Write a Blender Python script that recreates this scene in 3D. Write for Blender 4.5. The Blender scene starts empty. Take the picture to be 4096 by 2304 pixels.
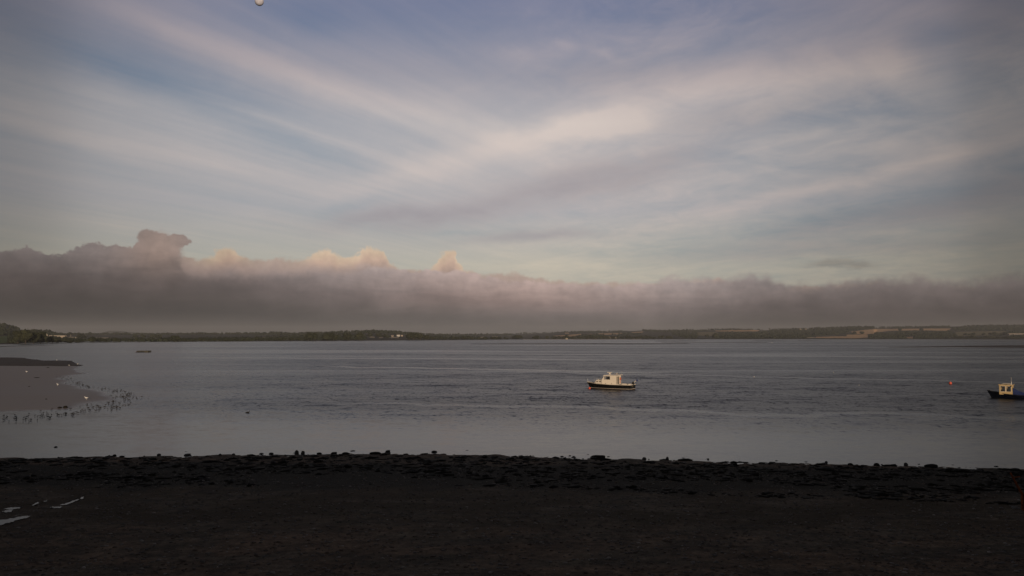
import bpy, math, random
import numpy as np
from mathutils import Vector, Matrix

R = math.radians
scn = bpy.context.scene
COL = scn.collection
random.seed(7)
rng = np.random.default_rng(7)

# ------------------------------------------------------------------ camera
FPX, PW, PH, HOR, CH = 3094.0, 4096.0, 2304.0, 1347.0, 8.0
PITCH = math.atan((HOR - PH / 2) / FPX)
cam_d = bpy.data.cameras.new('camera')
cam_d.sensor_width = 36.0
cam_d.lens = FPX / PW * 36.0
cam_d.clip_start = 0.2
cam_d.clip_end = 60000.0
cam = bpy.data.objects.new('camera', cam_d)
cam.location = (0, 0, CH)
cam.rotation_euler = (R(90) + PITCH, 0, 0)
COL.objects.link(cam)
scn.camera = cam
scn.view_settings.view_transform = 'Standard'
scn.view_settings.look = 'None'
scn.view_settings.gamma = 1.0
scn.view_settings.use_curve_mapping = False
scn.view_settings.exposure = 0.0
scn.cycles.max_bounces = 6
scn.cycles.diffuse_bounces = 2
scn.cycles.glossy_bounces = 3
scn.cycles.transmission_bounces = 4
scn.cycles.volume_bounces = 0
scn.cycles.use_denoising = True

SUN_EL, SUN_AZ = 7.0, 163.0        # azimuth clockwise from +Y: the sun stands behind the viewer, a little to the right


def ray(px, py):
    cx, cy = (px - PW / 2) / FPX, (PH / 2 - py) / FPX
    return np.array([cx, math.cos(PITCH) - math.sin(PITCH) * cy, math.sin(PITCH) + math.cos(PITCH) * cy])


def ground(px, py, z=0.0):
    d = ray(px, py)
    t = (z - CH) / d[2]
    return np.array([d[0] * t, d[1] * t, z])


def azel(px, py):
    d = ray(px, py)
    return math.atan2(d[0], d[1]), math.atan2(d[2], math.hypot(d[0], d[1]))


def lin(c):
    return tuple(((v / 255) / 12.92 if v / 255 <= 0.04045 else ((v / 255 + 0.055) / 1.055) ** 2.4) for v in c)


# ------------------------------------------------------------------ node helper
class Net:
    def __init__(self, tree):
        self.t = tree
        tree.nodes.clear()

    def node(self, kind, **kw):
        n = self.t.nodes.new(kind)
        for k, v in kw.items():
            setattr(n, k, v)
        return n

    def put(self, sock, v):
        if isinstance(v, S):
            v = v.s
        if isinstance(v, bpy.types.NodeSocket):
            self.t.links.new(v, sock)
        elif isinstance(v, (tuple, list)) and len(v) == 3 and sock.type == 'RGBA':
            sock.default_value = (*v, 1)
        else:
            sock.default_value = v

    def math(self, op, *a, clamp=False):
        n = self.node('ShaderNodeMath', operation=op, use_clamp=clamp)
        for i, v in enumerate(a):
            self.put(n.inputs[i], v)
        return S(self, n.outputs[0])

    def smooth(self, v, a, b):
        n = self.node('ShaderNodeMapRange', interpolation_type='SMOOTHSTEP')
        self.put(n.inputs['Value'], v)
        self.put(n.inputs['From Min'], a)
        self.put(n.inputs['From Max'], b)
        return S(self, n.outputs['Result'])

    def mix(self, f, a, b, blend='MIX'):
        n = self.node('ShaderNodeMix', data_type='RGBA', blend_type=blend)
        self.put(n.inputs[0], f)
        self.put(n.inputs[6], a)
        self.put(n.inputs[7], b)
        return S(self, n.outputs[2])

    def noise(self, vec, scale, detail=4, rough=0.5, dist=0.0, color=False):
        n = self.node('ShaderNodeTexNoise')
        if vec is not None:
            self.put(n.inputs['Vector'], vec)
        n.inputs['Scale'].default_value = scale
        n.inputs['Detail'].default_value = detail
        n.inputs['Roughness'].default_value = rough
        n.inputs['Distortion'].default_value = dist
        return S(self, n.outputs['Color' if color else 'Fac'])

    def sep(self, v):
        n = self.node('ShaderNodeSeparateXYZ')
        self.put(n.inputs[0], v)
        return [S(self, n.outputs[i]) for i in range(3)]

    def comb(self, x, y, z=0.0):
        n = self.node('ShaderNodeCombineXYZ')
        for i, v in enumerate((x, y, z)):
            self.put(n.inputs[i], v)
        return S(self, n.outputs[0])

    def vmath(self, op, a, b):
        n = self.node('ShaderNodeVectorMath', operation=op)
        self.put(n.inputs[0], a)
        self.put(n.inputs[3 if op == 'SCALE' else 1], b)
        return S(self, n.outputs[0])

    def ramp(self, f, stops, interp='LINEAR'):
        n = self.node('ShaderNodeValToRGB')
        cr = n.color_ramp
        cr.interpolation = interp
        while len(cr.elements) < len(stops):
            cr.elements.new(0.5)
        for e, (p, c) in zip(cr.elements, stops):
            e.position = p
            e.color = (*c, 1) if len(c) == 3 else c
        self.put(n.inputs[0], f)
        return S(self, n.outputs[0])

    def curve(self, v, pts):
        n = self.node('ShaderNodeFloatCurve')
        c = n.mapping.curves[0]
        for p, q in zip(c.points, (pts[0], pts[-1])):
            p.location = q
        for q in pts[1:-1]:
            c.points.new(*q)
        for p in c.points:
            p.handle_type = 'AUTO_CLAMPED'
        n.mapping.update()
        self.put(n.inputs['Value'], v)
        return S(self, n.outputs[0])


class S:
    def __init__(self, net, s):
        self.n, self.s = net, s

    def __add__(self, o): return self.n.math('ADD', self, o)
    __radd__ = __add__
    def __sub__(self, o): return self.n.math('SUBTRACT', self, o)
    def __rsub__(self, o): return self.n.math('SUBTRACT', o, self)
    def __mul__(self, o): return self.n.math('MULTIPLY', self, o)
    __rmul__ = __mul__
    def __truediv__(self, o): return self.n.math('DIVIDE', self, o)
    def sat(self): return self.n.math('ADD', self, 0.0, clamp=True)


# ------------------------------------------------------------------ sky
world = bpy.data.worlds.new('World')
scn.world = world
world.use_nodes = True
W = Net(world.node_tree)
STR = 0.1
D = S(W, W.node('ShaderNodeTexCoord').outputs['Generated'])
dx, dy, dz = W.sep(D)
AZ = W.math('ARCTAN2', dx, dy)
EL = W.math('ARCSINE', dz)
wn = W.noise(D, 9.0, 5, 0.55, 0.0, True)
wr, wg, wb = W.sep(wn)
AZw = AZ + (wr - 0.5) * 0.075
ELw = EL + (wg - 0.5) * 0.035
# thin high cloud: long brushed features (x, y, half length, half width in 4096-px units, slope, weight)
feats = [
    (1050, 255, 800, 55, 20.5, .55), (780, 370, 520, 85, 19, -.42), (1180, 60, 260, 80, 10, -.50), (1730, 60, 380, 120, 4, -.35),
    (420, 560, 600, 40, 13, .12), (1240, 610, 230, 35, 20, -.32), (300, 250, 360, 50, 12, -.30), (900, 700, 700, 50, 14, .18),
    (1950, 610, 560, 52, -17, .50), (2440, 490, 200, 52, 2, .62), (2560, 500, 70, 35, 10, .25), (1420, 835, 170, 26, -8, -.45), (2300, 700, 500, 80, -12, .12),
    (3130, 310, 330, 75, -6, .55), (2720, 330, 250, 50, -5, .30), (3230, 490, 190, 42, -6, -.60), (3560, 410, 170, 60, 10, -.50), (2830, 590, 260, 60, -14, -.40),
    (3230, 765, 800, 32, -13.5, .50), (3560, 820, 620, 42, -12.5, -.50), (3820, 230, 200, 80, 35, -.35), (3560, 260, 80, 60, 30, .35), (3700, 40, 500, 50, 5, .20),
    (2060, 215, 110, 26, 5, .25), (2250, 190, 60, 18, 5, .30), (2430, 225, 60, 16, 20, .30), (2500, 60, 260, 60, 0, -.20),
    (2250, 1070, 380, 40, 0, .45), (3000, 950, 500, 35, -9, -.22), (1950, 900, 300, 30, -4, -.20), (1850, 940, 140, 12, 2, -.40),
    (2700, 520, 800, 190, -15, .28), (2250, 800, 600, 110, -8, .22), (3750, 60, 420, 130, -5, .22), (3900, 560, 260, 60, -8, .25), (1900, 330, 420, 90, 8, .12),
    (3520, 520, 350, 40, -8, .12), (2150, 985, 420, 16, -3, .2), (1330, 560, 500, 22, 19, .2), (500, 880, 500, 40, 8, .15),
]
cov = None
for (x, y, L, Wd, ang, w) in feats:
    a0, e0 = azel(x, y)
    a1, e1 = azel(x + 60 * math.cos(R(ang)), y + 60 * math.sin(R(ang)))
    th = math.atan2(e1 - e0, a1 - a0)
    ua, ue = AZw - a0, ELw - e0
    p = (ua * math.cos(th) + ue * math.sin(th)) * (FPX / L)
    q = (ue * math.cos(th) - ua * math.sin(th)) * (FPX / Wd)
    g = W.math('EXPONENT', (p * p + q * q) * -0.9) * (w * (.72 if w > 0 else .55))
    cov = g if cov is None else cov + g
den = W.math('MAXIMUM', dz, 0.0) + 0.09
px_, py_ = dx / den, dy / den


def streak(az_deg, along, across, scale, seed, det=7):
    s_, c_ = math.sin(R(az_deg)), math.cos(R(az_deg))
    u = (px_ * s_ + py_ * c_) * along
    v = (px_ * c_ - py_ * s_) * across
    return W.noise(W.comb(u, v, seed), scale, det, 0.58, 0.5)


sA = streak(34, .35, 2.2, 1.3, 3.1)
sB = streak(-42, .45, 2.0, 1.4, 8.7)
side = W.smooth(AZ, -.15, .22)
st = sA * (1 - side) + sB * side
puff = W.noise(W.comb(px_, py_, 1.7), 3.2, 8, 0.62, 0.6)
fA = streak(36, .6, 6.5, 2.0, 13.3, 8)
fB = streak(-40, .8, 5.5, 2.2, 21.9, 8)
fine_ = fA * (1 - side) + fB * side
wisp = W.noise(W.comb(px_, py_ * .8, 6.1), 8.0, 9, .66, .9)
patchy = W.smooth(W.noise(D, 5.0, 3, .5), .42, .62)
cover = (0.45 + cov + (st - 0.5) * (.50 - .22 * side) + (fine_ - .5) * (.30 - .08 * side) + (puff - 0.5) * (0.14 + 0.80 * side) + (wisp - .5) * (.08 + .50 * side * patchy)).sat()
eln = (EL / 0.62).sat()


def elpos(y):
    return min(max(azel(2048, y)[1] / 0.62, 0), 1)


def k(c, m=1.0):
    return tuple(v * m / STR for v in lin(c))


clear = W.ramp(eln, [(0.0, k((160, 156, 150))), (elpos(1060), k((157, 161, 160))), (elpos(850), k((148, 157, 167))), (elpos(600), k((136, 149, 165))),
                     (elpos(300), k((116, 130, 154))), (elpos(0), k((98, 112, 146))), (1.0, k((84, 92, 108)))])
veil = W.ramp(eln, [(0.0, k((205, 190, 168))), (elpos(1060), k((205, 194, 176))), (elpos(850), k((198, 187, 184))), (elpos(500), k((214, 201, 194))),
                    (elpos(300), k((182, 171, 173))), (elpos(0), k((160, 153, 166))), (1.0, k((112, 108, 112)))])
nish = W.node('ShaderNodeTexSky', sky_type='NISHITA', sun_disc=False, sun_elevation=R(SUN_EL), sun_rotation=R(SUN_AZ))
clear = W.mix(0.12, clear, S(W, nish.outputs[0]))
sky = W.mix(cover, clear, veil)
shade_ = None
for (x, y, L, Wd, ang, w) in [(2330, 730, 520, 75, -14, .55), (1600, 880, 330, 40, -5, .45), (3620, 850, 620, 50, -12, .35), (2150, 955, 260, 22, -4, .45), (2900, 470, 350, 50, -8, .25), (3300, 1000, 500, 30, -3, .25), (2450, 300, 300, 60, -5, .2)]:
    a0, e0 = azel(x, y)
    a1, e1 = azel(x + 60 * math.cos(R(ang)), y + 60 * math.sin(R(ang)))
    th = math.atan2(e1 - e0, a1 - a0)
    ua, ue = AZw - a0, ELw - e0
    p = (ua * math.cos(th) + ue * math.sin(th)) * (FPX / L)
    q = (ue * math.cos(th) - ua * math.sin(th)) * (FPX / Wd)
    g = W.math('EXPONENT', (p * p + q * q) * -0.9) * w
    shade_ = g if shade_ is None else shade_ + g
sky = W.mix((shade_ * (.35 + puff * 1.5)).sat(), sky, k((152, 146, 152)))

# the cloud bank low over the far shore
A0, A1 = -0.75, 0.75
azn = ((AZ - A0) / (A1 - A0)).sat()


def prof(pts, ymax=0.16):
    out = []
    for x, y in pts:
        a, e = azel(x, y)
        out.append(((a - A0) / (A1 - A0), max(0.0, min(1.0, e / ymax))))
    return out


s_ = 4096 / 2576
front = [(-900, 990), (-300, 1000)] + [(x * s_, y * s_) for x, y in
         [(0, 624), (60, 634), (105, 640), (160, 634), (210, 616), (290, 614), (340, 622), (354, 596), (372, 584), (410, 584), (440, 596), (458, 604), (464, 650),
          (500, 672), (560, 668), (640, 672), (720, 668), (800, 664), (860, 662), (900, 664), (960, 668), (1010, 676), (1060, 680), (1110, 686), (1160, 686), (1220, 694), (1300, 706),
          (1400, 716), (1500, 718), (1580, 722), (1640, 712), (1700, 703), (1760, 706), (1820, 702), (1880, 695), (1930, 692), (1960, 712), (2010, 722), (2100, 720), (2200, 708), (2300, 704),
          (2400, 714), (2500, 706), (2576, 692)]] + [(4400, 1080), (4900, 1070)]
back = [(-900, 1000), (-300, 1015)] + [(x * s_, y * s_) for x, y in
        [(0, 640), (200, 650), (440, 650), (500, 654), (545, 645), (556, 630), (585, 629), (605, 650), (660, 656), (740, 655), (780, 650), (800, 636), (830, 636), (850, 650), (895, 654), (906, 628),
         (920, 621), (940, 632), (962, 628), (976, 650), (985, 672), (1060, 684), (1085, 668), (1105, 650), (1118, 634), (1145, 633), (1156, 655), (1165, 682), (1230, 692), (1290, 690), (1340, 700), (1450, 712),
         (1600, 716), (1700, 712), (1780, 702), (1800, 694), (1815, 706), (2000, 720), (2170, 716), (2185, 703), (2205, 703), (2225, 718), (2400, 722), (2576, 716)]] + [(4400, 1130), (4900, 1130)]
YM = 0.16
cn1 = W.noise(D, 38.0, 6, 0.55, 0.2, True)
c1r, c1g, c1b = W.sep(cn1)
cn2 = W.noise(D, 110.0, 5, 0.6, 0.3, True)
c2r, c2g, c2b = W.sep(cn2)
azF = ((AZ + (c1r - .5) * .030 + (c2r - .5) * .008 - A0) / (A1 - A0)).sat()
azB = ((AZ + (c1g - .5) * .022 + (c2g - .5) * .010 - A0) / (A1 - A0)).sat()
mid_ = W.smooth(AZ, -.46, -.42) * W.smooth(AZ, -.14, -.22)
topF = W.curve(azF, prof(front)) * YM - mid_ * .0095 + (c1b - .5) * .026 + (c2b - .5) * .013
topB = W.curve(azB, prof(back)) * YM + (c2r - .5) * .012 + (c1r - .5) * .016 + mid_ * .0015
right = W.smooth(AZ, .0, .35)
softF = 0.0018 + right * 0.007 + mid_ * .010
mB = W.smooth(topB - EL, -0.0030, 0.0030)
mF = W.smooth((topF - EL) / softF, -1.0, 1.0)
blob = None
for (x, y, L, Wd) in [(620, 958, 58, 34), (690, 966, 60, 26), (725, 972, 34, 16), (640, 1000, 70, 40)]:
    a0, e0 = azel(x, y)
    ua, ue = AZ + (c1r - .5) * .016 + (c2r - .5) * .010 - a0, EL + (c1b - .5) * .012 + (c2b - .5) * .010 - e0
    bb = W.math('SQRT', (ua * ua) * (FPX / L) ** 2 + (ue * ue) * (FPX / Wd) ** 2)
    blob = bb if blob is None else W.math('MINIMUM', blob, bb)
mF = W.math('MAXIMUM', mF, W.smooth(blob, 1.12, .86))
# lit white tops behind, mauve grey mass in front
bright = W.curve(azn, [(0, .30), ((azel(0, 1200)[0] - A0) / 1.5, .38), ((azel(500, 1200)[0] - A0) / 1.5, .48), ((azel(1100, 1200)[0] - A0) / 1.5, .68), ((azel(1700, 1200)[0] - A0) / 1.5, .92), ((azel(2150, 1200)[0] - A0) / 1.5, 1.0),
                       ((azel(2700, 1200)[0] - A0) / 1.5, .82), ((azel(3300, 1200)[0] - A0) / 1.5, .49), ((azel(3800, 1200)[0] - A0) / 1.5, .36), ((azel(4096, 1200)[0] - A0) / 1.5, .30), (1, .28)])
dB = ((topB - EL) / 0.030).sat()
warm = W.ramp(dB, [(0, k((214, 190, 164))), (.45, k((196, 168, 150))), (1, k((158, 138, 130)))])
bump = (c1b - .5) * 1.2 + (c2g - .5) * .8
lump = None
for (x, y, L, Wd) in [(890, 1020, 70, 45), (1320, 1030, 90, 45), (1490, 1020, 75, 60), (1795, 1050, 75, 60), (2790, 1115, 30, 14), (3495, 1122, 30, 14)]:
    a0, e0 = azel(x, y)
    ua, ue = AZ + (c1g - .5) * .02 - a0, EL + (c1b - .5) * .012 - e0
    gg = W.math('EXPONENT', ((ua * ua) * (FPX / L) ** 2 + (ue * ue) * (FPX / Wd) ** 2) * -1.0)
    lump = gg if lump is None else lump + gg
warm = W.mix((.72 - lump * 1.1).sat(), warm, k((165, 147, 142)))
warm = W.mix(1.0, warm, W.comb(0.97 + bump * .3, 0.97 + bump * .3, 0.97 + bump * .3), 'MULTIPLY')
coarse = [(-900, 1010), (-300, 1010), (0, 1000), (400, 990), (760, 1000), (1100, 1040), (1700, 1075), (2200, 1120), (2600, 1130), (3000, 1110), (3500, 1115), (4096, 1110), (4900, 1120)]
topC = W.curve(azn, prof(coarse)) * YM
dF = ((topC - EL + (c1r - .5) * .018 + (wb - .5) * .03) / 0.085).sat()
mass = W.ramp(dF, [(0, k((178, 165, 162))), (.2, k((158, 145, 142))), (.42, k((127, 116, 114))), (.68, k((100, 93, 91))), (.86, k((87, 83, 82))), (1, k((91, 87, 85)))])
lo_ = W.noise(W.vmath('MULTIPLY', D, (1, 1, 5.0)), 9.0, 8, .62, .8)
bm_ = bump * (.45 * W.smooth(dF, .9, .0)) + (lo_ - .5) * .80
mass = W.mix(1.0, mass, W.comb(1 + bm_, 1 + bm_ * .90, 1 + bm_ * .84), 'MULTIPLY')
# brightness over the azimuth: lens darkening painted into the sky, dimmer to both sides
skyb = W.curve(azn, [(0, .38), ((azel(0, 600)[0] - A0) / 1.5, .50), ((azel(500, 600)[0] - A0) / 1.5, .80), ((azel(1100, 600)[0] - A0) / 1.5, .95), ((azel(2048, 600)[0] - A0) / 1.5, 1.0),
                     ((azel(2700, 600)[0] - A0) / 1.5, .93), ((azel(3300, 600)[0] - A0) / 1.5, .74), ((azel(3750, 600)[0] - A0) / 1.5, .56), ((azel(4096, 600)[0] - A0) / 1.5, .38), (1, .34)])
sky = W.vmath('SCALE', sky, skyb)
warmb = W.vmath('SCALE', warm, W.math('MINIMUM', bright * 1.28 + .05, 1.0))
glow = W.math('EXPONENT', W.math('POWER', (AZ - azel(2080, 1200)[0]) / .17, 2.0) * -1.0) * W.smooth(EL, .02, .05)
mass = W.mix(1.0, mass, W.comb(1 + glow * .20, 1 + glow * .08, 1 + glow * .02), 'MULTIPLY')
tw = W.math('EXPONENT', (W.math('POWER', (AZ - azel(640, 1000)[0]) / .045, 2.0) + W.math('POWER', (EL - azel(640, 990)[1]) / .035, 2.0)) * -1.0)
mass = W.mix(1.0, mass, W.comb(1 + tw * .30, 1 + tw * .16, 1 + tw * .04), 'MULTIPLY')
massb = W.vmath('SCALE', mass, bright)
hz = W.ramp((EL / 0.06).sat(), [(0, k((99, 92, 88))), (1, k((90, 85, 83)))])
massb = W.mix(W.smooth(EL, .034, .0) * .55, massb, W.vmath('SCALE', hz, bright))
# two dark scraps hanging over the bank on the right
for (x, y, L, Wd, ang) in [(3310, 1054, 80, 20, -4), (3440, 1060, 60, 16, -6)]:
    a0, e0 = azel(x, y)
    ua, ue = AZ + (c1r - .5) * .03 - a0, EL + (c1b - .5) * .012 + (c2b - .5) * .006 - e0
    g = W.math('EXPONENT', ((ua * ua) * (FPX / L) ** 2 + (ue * ue) * (FPX / Wd) ** 2) * -1.0)
    sky = W.mix(W.smooth(g, .05, 1.0) * .32, sky, W.vmath('SCALE', k((140, 128, 122)), bright))
sky = W.mix(mB, sky, warmb)
sky = W.mix(mF, sky, massb)
bg = W.node('ShaderNodeBackground')
W.put(bg.inputs['Color'], sky)
bg.inputs['Strength'].default_value = STR
out = W.node('ShaderNodeOutputWorld')
W.t.links.new(bg.outputs[0], out.inputs['Surface'])
world.cycles.sampling_method = 'MANUAL'
world.cycles.sample_map_resolution = 512

# ------------------------------------------------------------------ sun
sd = bpy.data.lights.new('sun', 'SUN')
sd.energy = 3.0
sd.angle = R(0.55)
sd.color = (1.0, 0.78, 0.57)
sun = bpy.data.objects.new('sun', sd)
sv = Vector((math.sin(R(SUN_AZ)) * math.cos(R(SUN_EL)), math.cos(R(SUN_AZ)) * math.cos(R(SUN_EL)), math.sin(R(SUN_EL))))
sun.rotation_euler = sv.to_track_quat('Z', 'Y').to_euler()
sun.location = (0, -60, 60)
COL.objects.link(sun)


# ------------------------------------------------------------------ object helpers
def tag(o, label=None, cat=None, group=None, kind=None):
    if label: o['label'] = label
    if cat: o['category'] = cat
    if group: o['group'] = group
    if kind: o['kind'] = kind
    return o


def empty(name, loc=(0, 0, 0), rz=0.0):
    o = bpy.data.objects.new(name, None)
    o.location = loc
    o.rotation_euler = (0, 0, rz)
    o.empty_display_size = 0.3
    COL.objects.link(o)
    return o


def raw(name, verts, faces, mat, parent=None, smooth=False):
    me = bpy.data.meshes.new(name)
    me.from_pydata(verts, [], faces) if not isinstance(verts, np.ndarray) else me.from_pydata(verts.tolist(), [], faces.tolist() if isinstance(faces, np.ndarray) else faces)
    if smooth:
        me.polygons.foreach_set('use_smooth', [True] * len(me.polygons))
    for m in (mat if isinstance(mat, (list, tuple)) else [mat]):
        me.materials.append(m)
    me.update()
    o = bpy.data.objects.new(name, me)
    COL.objects.link(o)
    if parent is not None:
        o.parent = parent
    return o


class MB:
    def __init__(self):
        self.v, self.f = [], []

    def add(self, vs, fs):
        b = len(self.v)
        self.v += [tuple(map(float, p)) for p in vs]
        self.f += [tuple(i + b for i in f) for f in fs]
        return self

    def box(self, x0, x1, y0, y1, z0, z1):
        vs = [(x, y, z) for z in (z0, z1) for y in (y0, y1) for x in (x0, x1)]
        return self.add(vs, [(0, 2, 3, 1), (4, 5, 7, 6), (0, 1, 5, 4), (2, 6, 7, 3), (0, 4, 6, 2), (1, 3, 7, 5)])

    def prism(self, poly, y0, y1, axis='y'):
        n = len(poly)
        f = (lambda p, t: (p[0], t, p[1])) if axis == 'y' else (lambda p, t: (p[0], p[1], t))
        vs = [f(p, y0) for p in poly] + [f(p, y1) for p in poly]
        fs = [tuple(range(n)), tuple(range(2 * n - 1, n - 1, -1))] + [(i, n + i, n + (i + 1) % n, (i + 1) % n) for i in range(n)]
        return self.add(vs, fs)

    def tube(self, pts, r, n=8, r2=None):
        pts = [Vector(p) for p in pts]
        rings = []
        for i, p in enumerate(pts):
            d = (pts[min(i + 1, len(pts) - 1)] - pts[max(i - 1, 0)]).normalized()
            a = d.orthogonal().normalized() if i == 0 else (rings_a - d * rings_a.dot(d)).normalized()
            rings_a = a
            b = d.cross(a)
            rr = r if r2 is None else r + (r2 - r) * i / (len(pts) - 1)
            rings.append([p + (a * math.cos(2 * math.pi * j / n) + b * math.sin(2 * math.pi * j / n)) * rr for j in range(n)])
        vs = [q for ring in rings for q in ring]
        fs = [(i * n + j, i * n + (j + 1) % n, (i + 1) * n + (j + 1) % n, (i + 1) * n + j) for i in range(len(rings) - 1) for j in range(n)]
        fs += [tuple(range(n - 1, -1, -1)), tuple(range((len(rings) - 1) * n, len(rings) * n))]
        return self.add(vs, fs)

    def ball(self, c, rx, ry=None, rz=None, n=14, m=9):
        ry, rz = ry or rx, rz or rx
        vs = [(c[0], c[1], c[2] + rz)]
        for i in range(1, m):
            t = math.pi * i / m
            vs += [(c[0] + rx * math.sin(t) * math.cos(2 * math.pi * j / n), c[1] + ry * math.sin(t) * math.sin(2 * math.pi * j / n), c[2] + rz * math.cos(t)) for j in range(n)]
        vs.append((c[0], c[1], c[2] - rz))
        fs = [(0, 1 + j, 1 + (j + 1) % n) for j in range(n)]
        fs += [(1 + i * n + j, 1 + (i + 1) * n + j, 1 + (i + 1) * n + (j + 1) % n, 1 + i * n + (j + 1) % n) for i in range(m - 2) for j in range(n)]
        L = len(vs) - 1
        fs += [(L, L - n + (j + 1) % n, L - n + j) for j in range(n)]
        return self.add(vs, fs)

    def ring(self, c, Rr, r, axis='x', n=20, m=8):
        vs = []
        for i in range(n):
            t = 2 * math.pi * i / n
            for j in range(m):
                u = 2 * math.pi * j / m
                a, b, h = (Rr + r * math.cos(u)) * math.cos(t), (Rr + r * math.cos(u)) * math.sin(t), r * math.sin(u)
                vs.append((c[0] + h, c[1] + a, c[2] + b) if axis == 'x' else (c[0] + a, c[1] + b, c[2] + h))
        return self.add(vs, [(i * m + j, ((i + 1) % n) * m + j, ((i + 1) % n) * m + (j + 1) % m, i * m + (j + 1) % m) for i in range(n) for j in range(m)])

    def build(self, name, mat, parent=None, smooth=False, loc=None):
        o = raw(name, self.v, self.f, mat, parent, smooth)
        if loc is not None:
            o.location = loc
        return o


def mat(name, col, rough=0.7, spec=0.4, metal=0.0, var=0.12, scale=3.0, bump=0.0, bscale=20.0, coat=0.0):
    m = bpy.data.materials.new(name)
    m.use_nodes = True
    N = Net(m.node_tree)
    p = N.node('ShaderNodeBsdfPrincipled')
    co = S(N, N.node('ShaderNodeTexCoord').outputs['Object'])
    n1 = N.noise(co, scale, 6, 0.6)
    lo = tuple(c * (1 - var) for c in col)
    hi = tuple(min(1, c * (1 + var)) for c in col)
    N.put(p.inputs['Base Color'], N.ramp(n1, [(.3, lo), (.7, hi)]))
    N.put(p.inputs['Roughness'], rough)
    p.inputs['Specular IOR Level'].default_value = spec
    p.inputs['Metallic'].default_value = metal
    p.inputs['Coat Weight'].default_value = coat
    if bump:
        b = N.node('ShaderNodeBump')
        b.inputs['Strength'].default_value = bump
        b.inputs['Distance'].default_value = 0.02
        N.put(b.inputs['Height'], N.noise(co, bscale, 4))
        N.put(p.inputs['Normal'], S(N, b.outputs[0]))
    o = N.node('ShaderNodeOutputMaterial')
    N.t.links.new(p.outputs[0], o.inputs[0])
    return m


def rnoise(X, Y, scale, seed=0, octs=4, rough=0.5):
    """fractal value noise, -1..1"""
    out = np.zeros(np.broadcast(X, Y).shape)
    amp, tot = 1.0, 0.0
    for o_ in range(octs):
        r_ = np.random.default_rng(seed * 31 + o_)
        tab = r_.random((256, 256)) * 2 - 1
        x, y = X * scale + 17.3 * o_, Y * scale + 5.1 * o_
        xi, yi = np.floor(x).astype(int), np.floor(y).astype(int)
        fx, fy = x - xi, y - yi
        fx, fy = fx * fx * (3 - 2 * fx), fy * fy * (3 - 2 * fy)
        g = lambda a, b: tab[a & 255, b & 255]
        out += amp * ((g(xi, yi) * (1 - fx) + g(xi + 1, yi) * fx) * (1 - fy) + (g(xi, yi + 1) * (1 - fx) + g(xi + 1, yi + 1) * fx) * fy)
        tot += amp
        amp *= rough
        scale *= 2
    return out / tot


def inpoly(X, Y, poly):
    ins = np.zeros(X.shape, bool)
    n = len(poly)
    for i in range(n):
        x1, y1 = poly[i]
        x2, y2 = poly[(i + 1) % n]
        c = ((y1 > Y) != (y2 > Y)) & (X < (x2 - x1) * (Y - y1) / (y2 - y1 + 1e-9) + x1)
        ins ^= c
    return ins


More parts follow.
